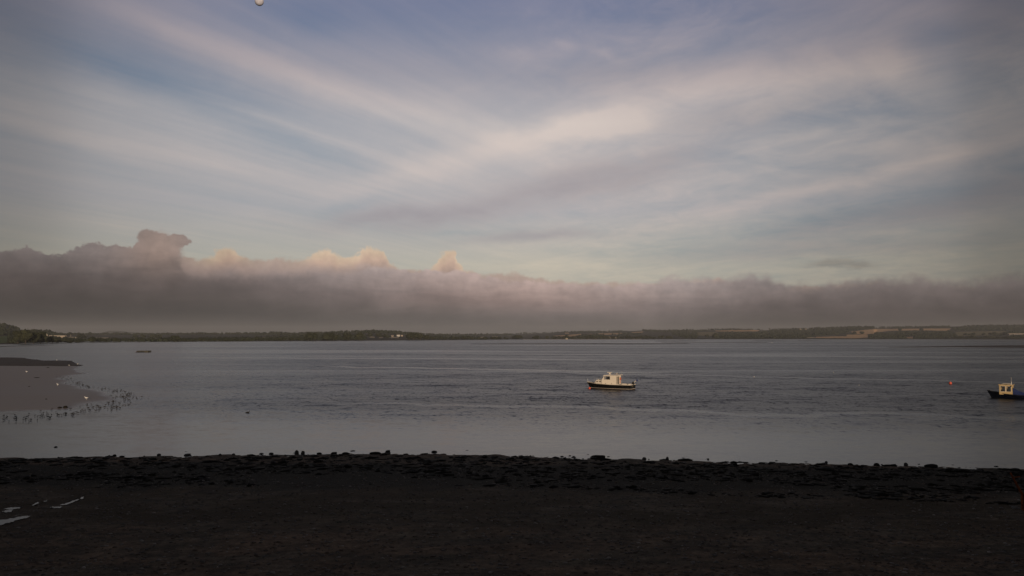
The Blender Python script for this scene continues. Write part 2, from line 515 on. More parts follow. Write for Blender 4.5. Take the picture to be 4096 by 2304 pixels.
# ------------------------------------------------------------------ water
def water_material():
    m = bpy.data.materials.new('water')
    m.use_nodes = True
    N = Net(m.node_tree)
    g = S(N, N.node('ShaderNodeNewGeometry').outputs['Position'])
    x, y, z = N.sep(g)
    # wind patches: calm by the shore and in long slicks, ruffled elsewhere
    slick = N.noise(N.comb(x * .22 + y * .05, y, 0), .013, 5, .55, .6)
    slick2 = N.noise(N.comb(x * .10 + y * .02, y, 4.), .05, 5, .6, .4)
    # distance from the beach; on the left side it stays calmer
    near = N.smooth(y + x * .12, 58.0, 92.0)
    lefty = N.smooth(x / N.math('MAXIMUM', y, 1.0), -.60, -.12)
    rough_w = near * (.35 + .65 * lefty) * (.45 + .55 * N.smooth(slick, .34, .54)) * (.65 + .35 * N.smooth(slick2, .35, .60))
    wob = (N.noise(N.comb(x, 0., 0.), .06, 3, .5) - .5) * 26.0
    def line(ax, ay, sl, half, wd):
        dd = N.math('ABSOLUTE', y + wob - (ay - (x - ax) * sl))
        return N.smooth(dd, wd, wd * .2) * N.smooth(N.math('ABSOLUTE', x - ax), half, half * .7)
    sl_ = (line(-8, 192, .44, 46, 4.) + line(60, 150, .5, 70, 3.) * .7 + line(95, 330, .3, 150, 9.) * .8 + line(-60, 290, .2, 110, 9.) * .7 + line(30, 82, .25, 60, 2.5) * .6).sat()
    rough_w = rough_w * (1 - sl_ * .9)
    ripple = .07 + .42 * rough_w
    v1 = N.comb(x * .42, y, z)
    n1 = N.noise(v1, 1.3, 3, .6, .4, True)
    n2 = N.noise(v1, .38, 3, .55, .5, True)
    n3 = N.noise(N.comb(x * .6, y, 0.), 4.5, 2, .5, 0, True)
    r1, g1, b1 = N.sep(n1)
    r2, g2, b2 = N.sep(n2)
    r3, g3, b3 = N.sep(n3)
    nx = ((r1 - .5) * .8 + (r2 - .5) * (.2 + .6 * rough_w) + (r3 - .5) * .5) * ripple
    ny = ((g1 - .5) * 1.5 + (g2 - .5) * (.25 + 1.5 * rough_w) + (g3 - .5) * .8) * ripple
    dash = N.noise(N.comb(x * 1.1, y * .50, 2.), 1.6, 3, .6, .3)
    dash2 = N.noise(N.comb(x * .9, y * .34, 9.), .8, 3, .6, .3)
    ny = ny - (N.smooth(dash, .55, .70) * .32 + N.smooth(dash2, .58, .72) * .12) * (rough_w + .03)
    dash3 = N.noise(N.comb(x * 1.0, y * .55, 5.), 3.2, 2, .6, .2)
    ny = ny - N.smooth(dash3, .55, .68) * .26 * (rough_w + .02)
    nor = N.node('ShaderNodeVectorMath', operation='NORMALIZE')
    N.put(nor.inputs[0], N.comb(nx, ny, 1.0))
    p = N.node('ShaderNodeBsdfPrincipled')
    N.put(p.inputs['Base Color'], (.010, .0105, .0095))
    N.put(p.inputs['Roughness'], .20 + .14 * rough_w)
    p.inputs['IOR'].default_value = 1.333
    p.inputs['Specular IOR Level'].default_value = .42
    N.t.links.new(nor.outputs[0], p.inputs['Normal'])
    o = N.node('ShaderNodeOutputMaterial')
    N.t.links.new(p.outputs[0], o.inputs[0])
    return m


M_water = water_material()
raw('water', [(-9000, 20, 0), (9000, 20, 0), (9000, 9000, 0), (-9000, 9000, 0)], [(0, 1, 2, 3)], M_water)['kind'] = 'structure'
raw('seabed', [(-9200, -1500, -3), (9200, -1500, -3), (9200, 9200, -3), (-9200, 9200, -3)], [(0, 1, 2, 3)], mat('seabed_mud', (.06, .05, .04)))['kind'] = 'structure'

# ------------------------------------------------------------------ beach
SH = [(-900, 1836), (0, 1833), (450, 1829), (700, 1826), (1050, 1821), (1350, 1817), (1560, 1815), (1800, 1818), (2050, 1822), (2300, 1829), (2560, 1838), (2900, 1848), (3100, 1853), (3350, 1858), (3600, 1865), (3850, 1871), (4096, 1880), (5000, 1900)]
shx = np.array([ground(*p)[0] for p in SH])
shy = np.array([ground(*p)[1] for p in SH])


def shore_y(X):
    return np.interp(X, shx, shy)


def beach_z(X, Y):
    d = shore_y(X) - Y + rnoise(X, Y, .35, 5, 4) * .55 + rnoise(X, Y, 1.6, 6, 3) * .22
    base = np.where(d > 0, .022 * d + .0016 * np.maximum(d - 8, 0) ** 2 * .35, .035 * d)
    return base + rnoise(X, Y, .9, 7, 4) * .028 + rnoise(X, Y, 4.0, 8, 3) * .014 * (d > 0)


xs = np.arange(-75, 75.01, .16)
ys = np.concatenate([np.arange(14, 24, .25), np.arange(24, 54, .13), np.arange(54, 75, .4)])
XX, YY = np.meshgrid(xs, ys)
ZZ = beach_z(XX, YY)
nx_, ny_ = len(xs), len(ys)
V = np.stack([XX, YY, ZZ], -1).reshape(-1, 3)
I = np.arange(nx_ * ny_).reshape(ny_, nx_)
F = np.stack([I[:-1, :-1], I[:-1, 1:], I[1:, 1:], I[1:, :-1]], -1).reshape(-1, 4)


def fastmesh(name, V, F, mats, parent=None, smooth=False, midx=None):
    me = bpy.data.meshes.new(name)
    nf, kk = F.shape
    me.vertices.add(len(V))
    me.vertices.foreach_set('co', np.ascontiguousarray(V, dtype=np.float32).ravel())
    me.loops.add(nf * kk)
    me.loops.foreach_set('vertex_index', F.astype(np.int32).ravel())
    me.polygons.add(nf)
    me.polygons.foreach_set('loop_start', np.arange(0, nf * kk, kk, dtype=np.int32))
    if smooth:
        me.polygons.foreach_set('use_smooth', np.ones(nf, bool))
    for m in mats:
        me.materials.append(m)
    if midx is not None:
        me.polygons.foreach_set('material_index', midx.astype(np.int32))
    me.update(calc_edges=True)
    me.validate()
    o = bpy.data.objects.new(name, me)
    COL.objects.link(o)
    if parent is not None:
        o.parent = parent
    return o


def beach_material():
    m = bpy.data.materials.new('beach_ground')
    m.use_nodes = True
    N = Net(m.node_tree)
    g = S(N, N.node('ShaderNodeNewGeometry').outputs['Position'])
    x, y, z = N.sep(g)
    yy = y + (N.noise(N.comb(x, y, 0), .22, 6, .6) - .5) * 9.0 + x * .03
    big = N.noise(N.comb(x * .5, y, 0), .35, 7, .65, .5)
    fine = N.noise(N.comb(x, y, z), 9.0, 4, .7)
    peb = N.noise(N.comb(x, y, z), 26.0, 3, .7)
    gravel = N.mix(fine, (.021, .0175, .0135), (.135, .113, .090))
    gravel = N.mix(N.smooth(peb, .66, .74), gravel, (.26, .22, .18))
    mud = N.mix(fine, (.040, .029, .021), (.170, .124, .092))
    weed = N.mix(fine, (.006, .0054, .0036), (.034, .029, .019))
    olive = N.mix(fine, (.014, .011, .006), (.068, .050, .028))
    base = N.mix(N.smooth(big, .42, .58), gravel, mud)
    base = N.mix(1.0, base, N.ramp(N.noise(N.comb(x * .6, y, 5.), 1.1, 5, .6), [(.3, (.45, .45, .45)), (.7, (1.5, 1.48, 1.45))]), 'MULTIPLY')
    base = N.mix(1.0, base, N.ramp(N.noise(N.comb(x, y, 8.), 3.2, 5, .7), [(.32, (.45, .45, .45)), (.68, (1.6, 1.56, 1.5))]), 'MULTIPLY')
    wolive = N.smooth(yy, 29.0, 32.5) * N.smooth(yy, 41.0, 37.0)
    base = N.mix(wolive * N.smooth(big, .40, .56) * .9, base, olive)
    wweed = N.smooth(yy, 37.5, 41.0) * N.smooth(yy, 49.5, 47.0)
    base = N.mix(wweed * N.smooth(big, .24, .38) * .97, base, weed)
    p = N.node('ShaderNodeBsdfPrincipled')
    base = N.mix(1.0, base, (1.08, 1.01, .90), 'MULTIPLY')
    N.put(p.inputs['Base Color'], base)
    N.put(p.inputs['Roughness'], .62 + fine * .3)
    p.inputs['Specular IOR Level'].default_value = .05
    b = N.node('ShaderNodeBump')
    b.inputs['Strength'].default_value = 1.0
    b.inputs['Distance'].default_value = .05
    N.put(b.inputs['Height'], fine * .6 + peb * .6)
    N.put(p.inputs['Normal'], S(N, b.outputs[0]))
    o = N.node('ShaderNodeOutputMaterial')
    N.t.links.new(p.outputs[0], o.inputs[0])
    return m


beach = fastmesh('beach', V, F, [beach_material()], smooth=True)
beach['kind'] = 'structure'


def clumps(n, verts0, faces0, pos, sx, sy, sz, seed, jag=.35):
    r_ = np.random.default_rng(seed)
    nv = len(verts0)
    Vv = np.empty((n, nv, 3))
    a = r_.random(n) * 6.283
    j = 1 + (r_.random((n, nv)) - .5) * jag * 2
    P = verts0[None] * j[..., None]
    P = P * np.stack([sx, sy, sz], -1)[:, None, :]
    c, s = np.cos(a)[:, None], np.sin(a)[:, None]
    Vv[..., 0] = P[..., 0] * c - P[..., 1] * s + pos[:, None, 0]
    Vv[..., 1] = P[..., 0] * s + P[..., 1] * c + pos[:, None, 1]
    Vv[..., 2] = P[..., 2] + pos[:, None, 2]
    Ff = faces0[None] + (np.arange(n) * nv)[:, None, None]
    return Vv.reshape(-1, 3), Ff.reshape(-1, faces0.shape[1])


def ico(sub):
    import bmesh
    bm = bmesh.new()
    bmesh.ops.create_icosphere(bm, subdivisions=sub, radius=1)
    bm.verts.ensure_lookup_table()
    v = np.array([p.co[:] for p in bm.verts])
    f = np.array([[q.index for q in p.verts] for p in bm.faces])
    bm.free()
    return v, f


IV1, IF1 = ico(1)
IV2, IF2 = ico(2)


def beach_pts(n, d0, d1, seed, pw=1.0):
    r_ = np.random.default_rng(seed)
    d = d0 + (d1 - d0) * r_.random(n) ** pw
    u = (r_.random(n) - .5) * 1.75
    x = u * 48
    y = shore_y(x) - d
    x = u * np.maximum(y, 18) * .95
    y = shore_y(x) - d
    return np.stack([x, y, beach_z(x, y)], -1)


# seaweed mats: jagged low clumps in the dark band behind the waterline
P = beach_pts(9000, -.2, 12.5, 11, 1.15)
r_ = np.random.default_rng(12)
kp = (rnoise(P[:, 0] * .5, P[:, 1], .5, 21, 4) > -.14 + .022 * (shore_y(P[:, 0]) - P[:, 1] - 6))
P = P[kp & ((shore_y(P[:, 0]) - P[:, 1] > .9) | (r_.random(len(P)) < .25))]
n = len(P)
sz_ = .04 + .24 * r_.random(n) ** 4
P[:, 2] = np.maximum(P[:, 2], -.02)
Vc, Fc = clumps(n, IV1, IF1, P, sz_ * (1 + r_.random(n) * 1.4), sz_, sz_ * (.15 + .35 * r_.random(n)), 13, .6)
o = fastmesh('seaweed', Vc, Fc, [mat('bladder_wrack', (.012, .010, .0062), .7, .04, var=.7, scale=1.3)])
tag(o, 'black seaweed lying in mats along the top of the dark beach below the waterline', 'seaweed', kind='stuff')
# pebbles
P = beach_pts(21000, .3, 30, 15, .85)
r_ = np.random.default_rng(16)
n = len(P)
sz_ = .018 + .06 * r_.random(n) ** 3
Vc, Fc = clumps(n, IV1, IF1, P, sz_ * 1.35, sz_, sz_ * .6, 17, .18)
pm = np.repeat(r_.choice(3, n, p=[.48, .44, .08]), len(IF1))
o = fastmesh('gravel', Vc, Fc, [mat('dark_pebble', (.12, .108, .094), .7, .06, var=.5, scale=.8), mat('brown_pebble', (.115, .088, .068), .7, .06, var=.5, scale=.8), mat('pale_pebble', (.24, .21, .18), .7, .06, var=.4, scale=.8)], midx=pm)
tag(o, 'dark grey and brown gravel covering the beach in the foreground', 'gravel', kind='stuff')

M_rock = mat('weedy_rock', (.020, .018, .014), .8, .05, var=.5, scale=4, bump=.8, bscale=30)
M_rock2 = mat('bare_rock', (.075, .068, .058), .8, .06, var=.4, scale=4, bump=.8, bscale=30)
rock_meshes = []
for i in range(7):
    r_ = np.random.default_rng(100 + i)
    v = IV2.copy()
    nn = rnoise(v[:, 0] + i * 5, v[:, 1] + v[:, 2] * 2.3, 1.1, i, 3)
    v = v * (1 + nn[:, None] * .30)
    v[:, 2] = np.where(v[:, 2] < -.35, -.35, v[:, 2])
    me = bpy.data.meshes.new('stone')
    me.from_pydata(v.tolist(), [], IF2.tolist())
    me.polygons.foreach_set('use_smooth', [True] * len(me.polygons))
    me.materials.append(M_rock)
    rock_meshes.append(me)
rock_bare = []
for me in rock_meshes:
    m2 = me.copy()
    m2.materials[0] = M_rock2
    rock_bare.append(m2)


def stone(px, py, w, h, label, group=None, bare=False, z=None, depth=None, cat='stone', i=[0]):
    i[0] += 1
    g = ground(px, py)
    zz = float(beach_z(np.array([g[0]]), np.array([g[1]]))[0])
    if zz > 0.05:
        g = ground(px, py, zz)
        zz = float(beach_z(np.array([g[0]]), np.array([g[1]]))[0])
    zz = max(zz, -.06)
    s = g[1] / FPX
    o = bpy.data.objects.new('stone', (rock_bare if bare else rock_meshes)[i[0] % 7])
    o.location = (g[0], g[1], zz + h * s * .15)
    o.scale = (w * s * .5, (depth or w) * s * .5, h * s * .75)
    o.rotation_euler = (0, 0, random.uniform(-.4, .4))
    COL.objects.link(o)
    return tag(o, label, cat, group)


sp = [
    (1186, 1815, 17, 17, 'upright grey rounded stone, left of the pair standing at the water edge', True),
    (1211, 1815, 15, 14, 'domed grey stone, right of the pair standing at the water edge', True),
    (1411, 1804, 24, 6, 'flat black rock lying in the shallows left of the middle of the shore', False),
    (1551, 1812, 20, 15, 'peaked black rock at the highest point of the shoreline with a low tail', False),
    (1500, 1815, 50, 9, 'long low black weed-covered rock at the waterline beside the peaked rock', False),
    (1382, 1817, 34, 9, 'rounded black mound at the waterline left of the long weedy rock', False),
    (1737, 1809, 24, 11, 'pointed dark rock standing in shallow water off the middle of the beach', False),
    (1728, 1799, 16, 4, 'thin black stone awash just beyond the pointed rock in the shallows', False),
    (1868, 1801, 18, 5, 'flat black stone in the water, alone in the middle of the bay shallows', False),
    (1997, 1804, 14, 3, 'tiny flat black stone awash near the centre of the picture', False),
    (2394, 1829, 60, 12, 'broad black weedy mound at the waterline right of centre', False),
    (2669, 1838, 13, 13, 'egg-shaped grey stone standing upright at the waterline', True),
    (2577, 1836, 18, 9, 'small brown stone beside a low strip of weed at the waterline', True),
    (2740, 1842, 62, 9, 'long black weedy ledge at the waterline right of the egg-shaped stone', False),
    (2656, 1819, 16, 4, 'left of two flat black stones awash below the white cabin boat', False),
    (2690, 1821, 16, 4, 'right of two flat black stones awash below the white cabin boat', False),
    (3305, 1850, 13, 10, 'small pale stone at the waterline with a thin dark weed strip behind it', True),
    (3222, 1827, 32, 4, 'long thin black weed-covered stone floating off the right part of the beach', False),
    (3401, 1861, 22, 9, 'dark domed stone at the right part of the waterline', False),
    (3507, 1862, 24, 11, 'brown knobbly stone at the right part of the waterline', False),
    (3574, 1863, 30, 9, 'black humped stone left of the pale-topped stone at the waterline', False),
    (3623, 1862, 16, 14, 'pale-topped pointed stone at the right part of the waterline', True),
    (3722, 1868, 62, 14, 'long black boulder at the waterline near the rusty post', False),
    (3775, 1800, 30, 4, 'dark sliver of rock awash in the shallows at the lower right', False),
    (3985, 1866, 18, 5, 'black stone in the water just off the shore by the rusty post', False),
    (4060, 1884, 46, 12, 'black mound behind the top of the rusty post', False),
    (223, 1789, 16, 8, 'single dark rock standing in the water at the lower left', False),
    (458, 1824, 15, 9, 'tilted dark stone at the waterline on the left', False),
    (436, 1826, 10, 7, 'small brown stone left of the tilted stone at the waterline', True),
    (486, 1829, 18, 7, 'low dark stone right of the tilted stone at the waterline', False),
    (636, 1820, 17, 9, 'grey-brown stone at the waterline below the shallow bay', True),
    (750, 1821, 26, 10, 'largest of the brown stones clustered left of the rock pair', True),
    (742, 1806, 32, 4, 'thin dark weed strip awash behind the clustered brown stones', False),
    (880, 1823, 14, 8, 'low grey stone between the brown cluster and the rock pair', True),
    (934, 1821, 14, 9, 'rounded grey stone at the waterline left of the rock pair', True),
    (1045, 1816, 18, 7, 'flattened brown stone in front of the small waves left of the rock pair', True),
    (1084, 1816, 18, 8, 'black stone with a low hump just left of the rock pair', False),
    (1277, 1815, 22, 7, 'flat dark stone just right of the rock pair', False),
    (1336, 1815, 24, 10, 'domed black stone two steps right of the rock pair', False),
]
for (x, y, w, h, lab, bare) in sp:
    stone(x, y, w, h, lab, None, bare, depth=min(w, 26))
for i in range(46):
    x = random.uniform(20, 4080)
    ysh = np.interp(x, [p[0] for p in SH], [p[1] for p in SH])
    stone(x, ysh - random.uniform(0, 26) * random.random() ** 1.2 - 1, random.uniform(6, 15), random.uniform(2.5, 5), 'small black weed-covered stone awash just off the shoreline', 'small stones awash along the shoreline')
for i in range(60):
    x = random.uniform(20, 4080) if i % 3 else random.uniform(3000, 3700)
    ysh = np.interp(x, [p[0] for p in SH], [p[1] for p in SH])
    stone(x, ysh + random.uniform(8, 85), random.uniform(9, 19), random.uniform(5, 10), 'pale rounded stone lying in the black seaweed band of the beach', 'pale stones lying among the seaweed', True)

# puddles on the left of the beach
M_pud = mat('puddle_water', (.010, .010, .009), .15, .10)


def sheet(name, poly, z, m, n=0, jag=0.0):
    pts = []
    for i in range(len(poly)):
        a, b = poly[i], poly[(i + 1) % len(poly)]
        for t in np.linspace(0, 1, 10)[:-1]:
            pts.append((a[0] + (b[0] - a[0]) * t + random.uniform(-jag, jag), a[1] + (b[1] - a[1]) * t + random.uniform(-jag, jag) * .45))
    c = np.array([ground(x, y, z) for x, y in pts])
    zz = float(np.max(beach_z(c[:, 0], c[:, 1]))) + .012
    c = np.array([ground(x, y, zz) for x, y in pts])
    return raw(name, [tuple(p) for p in c], [tuple(range(len(c)))], m)


pz = [([(-60, 2104), (-60, 2088), (40, 2074), (95, 2064), (127, 2062), (110, 2070), (70, 2080), (30, 2092), (-10, 2104)], 'largest pale puddle at the left edge of the beach'),
      ([(8, 2046), (20, 2040), (52, 2039), (44, 2047), (20, 2049)], 'small oval puddle above the largest puddle'),
      ([(14, 2036), (40, 2030), (86, 2029), (80, 2034), (40, 2037)], 'thin long puddle above the small oval puddle'),
      ([(128, 2022), (142, 2012), (158, 2008), (150, 2016), (134, 2023)], 'slanting puddle in the middle of the upper row'),
      ([(172, 2006), (184, 2001), (190, 2004), (182, 2008)], 'smallest puddle up the beach from the slanting one'),
      ([(200, 2030), (212, 2027), (248, 2026), (236, 2032), (216, 2032)], 'flat puddle at the lower end of the right-hand trail'),
      ([(238, 2020), (262, 2014), (308, 1998), (316, 1998), (288, 2010), (262, 2020)], 'long thin slanting puddle in the right-hand trail'),
      ([(321, 1995), (326, 1988), (335, 1986), (331, 1995)], 'uppermost short puddle of the right-hand trail')]
for poly, lab in pz:
    o = sheet('puddle', poly, .5, M_pud, jag=3.2)
    o['kind'] = 'structure'
    o['label'] = lab

# land behind the beach and unseen houses added to cast shade on it
M_prom = mat('promenade', (.16, .15, .14), .9)
raw('promenade', *(lambda b: (b.v, b.f))(MB().box(-140, 140, -30, 13.95, -2.9, 1.6)), M_prom)['kind'] = 'structure'
terr = empty('added_shade_houses', (0, -1.2, 1.6))
tag(terr, 'unseen row of slate roofed stone houses added behind the viewpoint to shade the beach', 'building')
M_wall = mat('sandstone_wall', (.30, .26, .21), .9, bump=.5)
M_slate = mat('roof_slate', (.07, .07, .075), .7)
M_glass = mat('dark_glass', (.012, .013, .014), .06, .6)
MB().prism([(-110, 0), (110, 0), (110, 6.0), (-110, 6.0)], -9, 0).build('wall', M_wall, terr)
rf = MB()
rf.add([(-110.4, .4, 6.0), (110.4, .4, 6.0), (110.4, -4.5, 9.6), (-110.4, -4.5, 9.6), (-110.4, -9.4, 6.0), (110.4, -9.4, 6.0)], [(0, 1, 2, 3), (3, 2, 5, 4), (0, 3, 4), (1, 5, 2), (0, 4, 5, 1)])
rf.build('roof', M_slate, terr)
w0 = None
for i in range(28):
    for zz in (1.0, 4.1):
        x = -106 + i * 7.6
        if w0 is None:
            w0 = MB().box(0, 1.2, .004, .07, 0, 1.5).build('window', M_glass, terr)
            w0.location = (x, 0, zz)
        else:
            w = w0.copy(); COL.objects.link(w); w.parent = terr; w.location = (x, 0, zz)

# ------------------------------------------------------------------ sand flat on the left and mud bars
M_sand = bpy.data.materials.new('wet_sand')
M_sand.use_nodes = True
N = Net(M_sand.node_tree)
g = S(N, N.node('ShaderNodeNewGeometry').outputs['Position'])
x, y, z = N.sep(g)
big = N.noise(N.comb(x * .3, y, 0), .06, 6, .6, .6)
wet = N.smooth(z, .075, .02)
c = N.mix(big, (.185, .155, .135), (.30, .258, .228))
c = N.mix(wet * .5, c, (.11, .095, .084))
p = N.node('ShaderNodeBsdfPrincipled')
N.put(p.inputs['Base Color'], c)
N.put(p.inputs['Roughness'], .55 - wet * .2 + (big - .5) * .3)
p.inputs['Specular IOR Level'].default_value = .3
oo = N.node('ShaderNodeOutputMaterial')
N.t.links.new(p.outputs[0], oo.inputs[0])
M_mud = mat('dark_mussel_bank', (.060, .048, .041), .8, .2, var=.5, scale=.4)


def z3(X, Y):
    return (X * .3244, 1250 + Y * .3244)


flat_poly = [(-900, 1462)] + [z3(*q) for q in [(0, 655), (300, 660), (880, 665), (965, 668), (930, 700), (960, 735), (1075, 750), (1000, 760), (880, 770), (790, 782), (775, 815), (800, 850), (880, 880), (960, 915), (1040, 935), (1150, 950), (1250, 975), (1340, 1005), (1390, 1050), (1370, 1080), (1250, 1095), (1120, 1120), (1020, 1150), (930, 1180), (800, 1195), (500, 1205), (200, 1215), (0, 1225)]] + [(-900, 1662)]
bar_poly = [(-700, 1432)] + [z3(*q) for q in [(0, 560), (150, 558), (290, 562), (360, 578), (450, 594), (560, 598), (850, 598), (905, 620), (950, 640), (988, 656), (940, 661), (600, 660), (200, 661), (0, 662)]] + [(-700, 1466)]


def flat(name, poly, mt, hmax, cell, edge, seed, nz=.3):
    """low bank whose outline is where it dips under the water"""
    pl = np.array([ground(*q)[:2] for q in poly])
    x0, y0 = pl.min(0) - 3
    x1, y1 = pl.max(0) + 3
    cx = cell
    X, Y = np.meshgrid(np.arange(x0, x1, cx), np.arange(y0, y1, cell))
    ins = inpoly(X, Y, [tuple(q) for q in pl])
    d = np.full(X.shape, 1e9)
    for i in range(len(pl)):
        a, b = pl[i], pl[(i + 1) % len(pl)]
        ab = b - a
        t = np.clip(((X - a[0]) * ab[0] + (Y - a[1]) * ab[1]) / (ab @ ab + 1e-9), 0, 1)
        d = np.minimum(d, np.hypot(X - a[0] - t * ab[0], Y - a[1] - t * ab[1]))
    d = np.where(ins, d, -d)
    d = d + rnoise(X, Y, nz, seed, 4) * edge
    Z = np.where(d > 0, hmax * (.18 + .82 * (1 - np.exp(-d / (edge * 2)))), d * .06) + (rnoise(X * .4, Y, nz * .6, seed + 1, 4)) * hmax * .25 * (d > 0)
    Z = np.clip(Z, -.4, None)
    I = np.arange(X.size).reshape(X.shape)
    Fq = np.stack([I[:-1, :-1], I[:-1, 1:], I[1:, 1:], I[1:, :-1]], -1).reshape(-1, 4)
    zf = Z.ravel()[Fq].max(1)
    Fq = Fq[zf > -.05]
    o = fastmesh(name, np.stack([X, Y, Z], -1).reshape(-1, 3), Fq, [mt], smooth=True)
    o['kind'] = 'structure'
    return o


flat('sand_flat', flat_poly, M_sand, .14, .7, 1.6, 3, .12)
flat('mud_bank', bar_poly, M_mud, .42, 1.0, 2.2, 4, .08)


def bar(pts, thick, seed, hm=.25):
    up = [(x, y - t / 2) for (x, y), t in zip(pts, thick)]
    dn = [(x, y + t / 2) for (x, y), t in zip(pts, thick)][::-1]
    return flat('mud_bar', up + dn, M_mud, hm, 2.6, 3.0, seed, .03)


r7 = lambda X, Y: (2048 + X * .3975, 1260 + Y * .3975)
r8 = lambda X, Y: (3072 + X * .3975, 1260 + Y * .3975)
r6 = lambda X, Y: (1024 + X * .3975, 1260 + Y * .3975)
r5 = lambda X, Y: (X * .3975, 1260 + Y * .3975)
bar([r6(2150, 292), r7(0, 291), r7(800, 290), r7(1100, 291), r7(1800, 288)], [.8, 1.8, 2.2, 2.4, .8], 31, .4)
bar([r7(1500, 277), r7(1800, 278), r7(2400, 276), r7(2576, 277)], [.8, 1.2, 1.2, .8], 32, .3)
bar([r7(1440, 262), r7(1560, 263), r7(1850, 263)], [.6, 1.2, .8], 33, .3)
bar([r8(1200, 324), r8(1500, 323), r8(1900, 319), r8(2576, 318), r8(3300, 318)], [.8, 2.4, 4.5, 10, 12], 34, .5)
bar([r8(-160, 258), r8(0, 260), r8(180, 260)], [.6, 1.0, .6], 35, .3)
bar([r8(300, 258), r8(500, 258)], [.6, .8], 36, .3)
bar([(-300, 1385), r5(0, 318), r5(120, 314), r5(420, 308), r5(560, 301)], [3, 2.2, 1.6, 1.2, .6], 37, .3)

# ------------------------------------------------------------------ far land
shore_pts = [(-1500, 1384), (0, 1378), (200, 1374.5), (400, 1370.5), (700, 1368), (1024, 1366), (1400, 1363.5), (1700, 1361.5), (1900, 1360.5), (2048, 1358.2), (2500, 1357.6), (3072, 1356.8), (3600, 1357.2), (4096, 1358.2), (5600, 1360)]
sk = [(-1500, 1240), (-500, 1278)] + [r5(*q) for q in [(0, 82), (60, 90), (130, 114), (200, 130), (240, 155), (300, 150), (350, 146), (400, 160), (450, 165), (520, 170), (570, 190), (650, 193), (800, 190), (1000, 188), (1100, 184), (1300, 184), (1430, 188), (1550, 184), (1800, 182), (2000, 178), (2100, 182), (2250, 186), (2400, 182), (2570, 182)]] \
    + [r6(*q) for q in [(300, 179), (500, 179), (590, 168), (750, 169), (790, 158), (900, 160), (950, 166), (1050, 163), (1100, 155), (1230, 155), (1390, 162), (1500, 170), (1600, 179), (1720, 191), (1850, 188), (2100, 188), (2300, 184), (2570, 186)]] \
    + [r7(*q) for q in [(100, 184), (350, 174), (480, 163), (600, 158), (700, 156), (850, 156), (1000, 157), (1200, 153), (1300, 148), (1500, 146), (1700, 144), (2000, 144), (2200, 139), (2400, 138), (2450, 144), (2570, 146)]] \
    + [r8(*q) for q in [(200, 136), (400, 131), (500, 122), (560, 126), (700, 121), (800, 110), (1060, 110), (1090, 126), (1200, 124), (1280, 116), (1500, 113), (1800, 108), (2000, 106), (2200, 98), (2350, 104), (2450, 96), (2576, 101)]] + [(4700, 1290), (5600, 1280)]
sk_ground = [(a, b + 3.2) for a, b in sk]
ridge_d = [(-1500, 2000), (0, 2200), (230, 2400), (420, 3400), (1024, 3300), (1500, 3000), (1750, 3600), (2048, 5200), (2600, 4800), (3100, 4300), (4096, 4200), (5600, 4200)]


def itp(tab, x):
    return np.interp(x, [q[0] for q in tab], [q[1] for q in tab])


def land_pt(px, py):
    """3-D point of the far land that is seen at native pixel (px, py)"""
    s0, s1 = itp(shore_pts, px), itp(sk_ground, px)
    d0 = CH * FPX / (s0 - HOR)
    d1 = itp(ridge_d, px)
    t = np.clip((s0 - py) / np.maximum(s0 - s1, .5), 0, 1.0)
    d = d0 + (d1 - d0) * t ** .9
    z = CH + d * (HOR - py) / FPX
    return np.stack([(px - PW / 2) / FPX * d, d, z], -1)


pxs = np.arange(-1500, 5600, 4.0)
NR = 70
tt = np.linspace(0, 1, NR)
PX, T = np.meshgrid(pxs, tt)
S0, S1 = itp(shore_pts, PX), itp(sk_ground, PX)
PY = S0 + (S1 - S0) * T
G = land_pt(PX, PY)
G[..., 2] += rnoise(G[..., 0], G[..., 1], .004, 40, 4) * 1.6 * np.sin(T * np.pi)
edge_n = rnoise(PX, PX * 0, .03, 41, 4)
G[0, :, 2] = -.3
G[1, :, 2] = np.maximum(G[1, :, 2], .35 + .15 * edge_n[0])
back_ = G[-1:].copy()
back_[..., 1] += 900
back_[..., 0] *= (G[-1:, :, 1] + 900) / G[-1:, :, 1]
back_[..., 2] -= 45
G = np.concatenate([G, back_], 0)
PXc = (PX[:-1, :-1] + PX[1:, 1:]) / 2
PYc = (PY[:-1, :-1] + PY[1:, 1:]) / 2
I = np.arange(G.shape[0] * G.shape[1]).reshape(G.shape[:2])
Fq = np.stack([I[:-1, :-1], I[:-1, 1:], I[1:, 1:], I[1:, :-1]], -1)
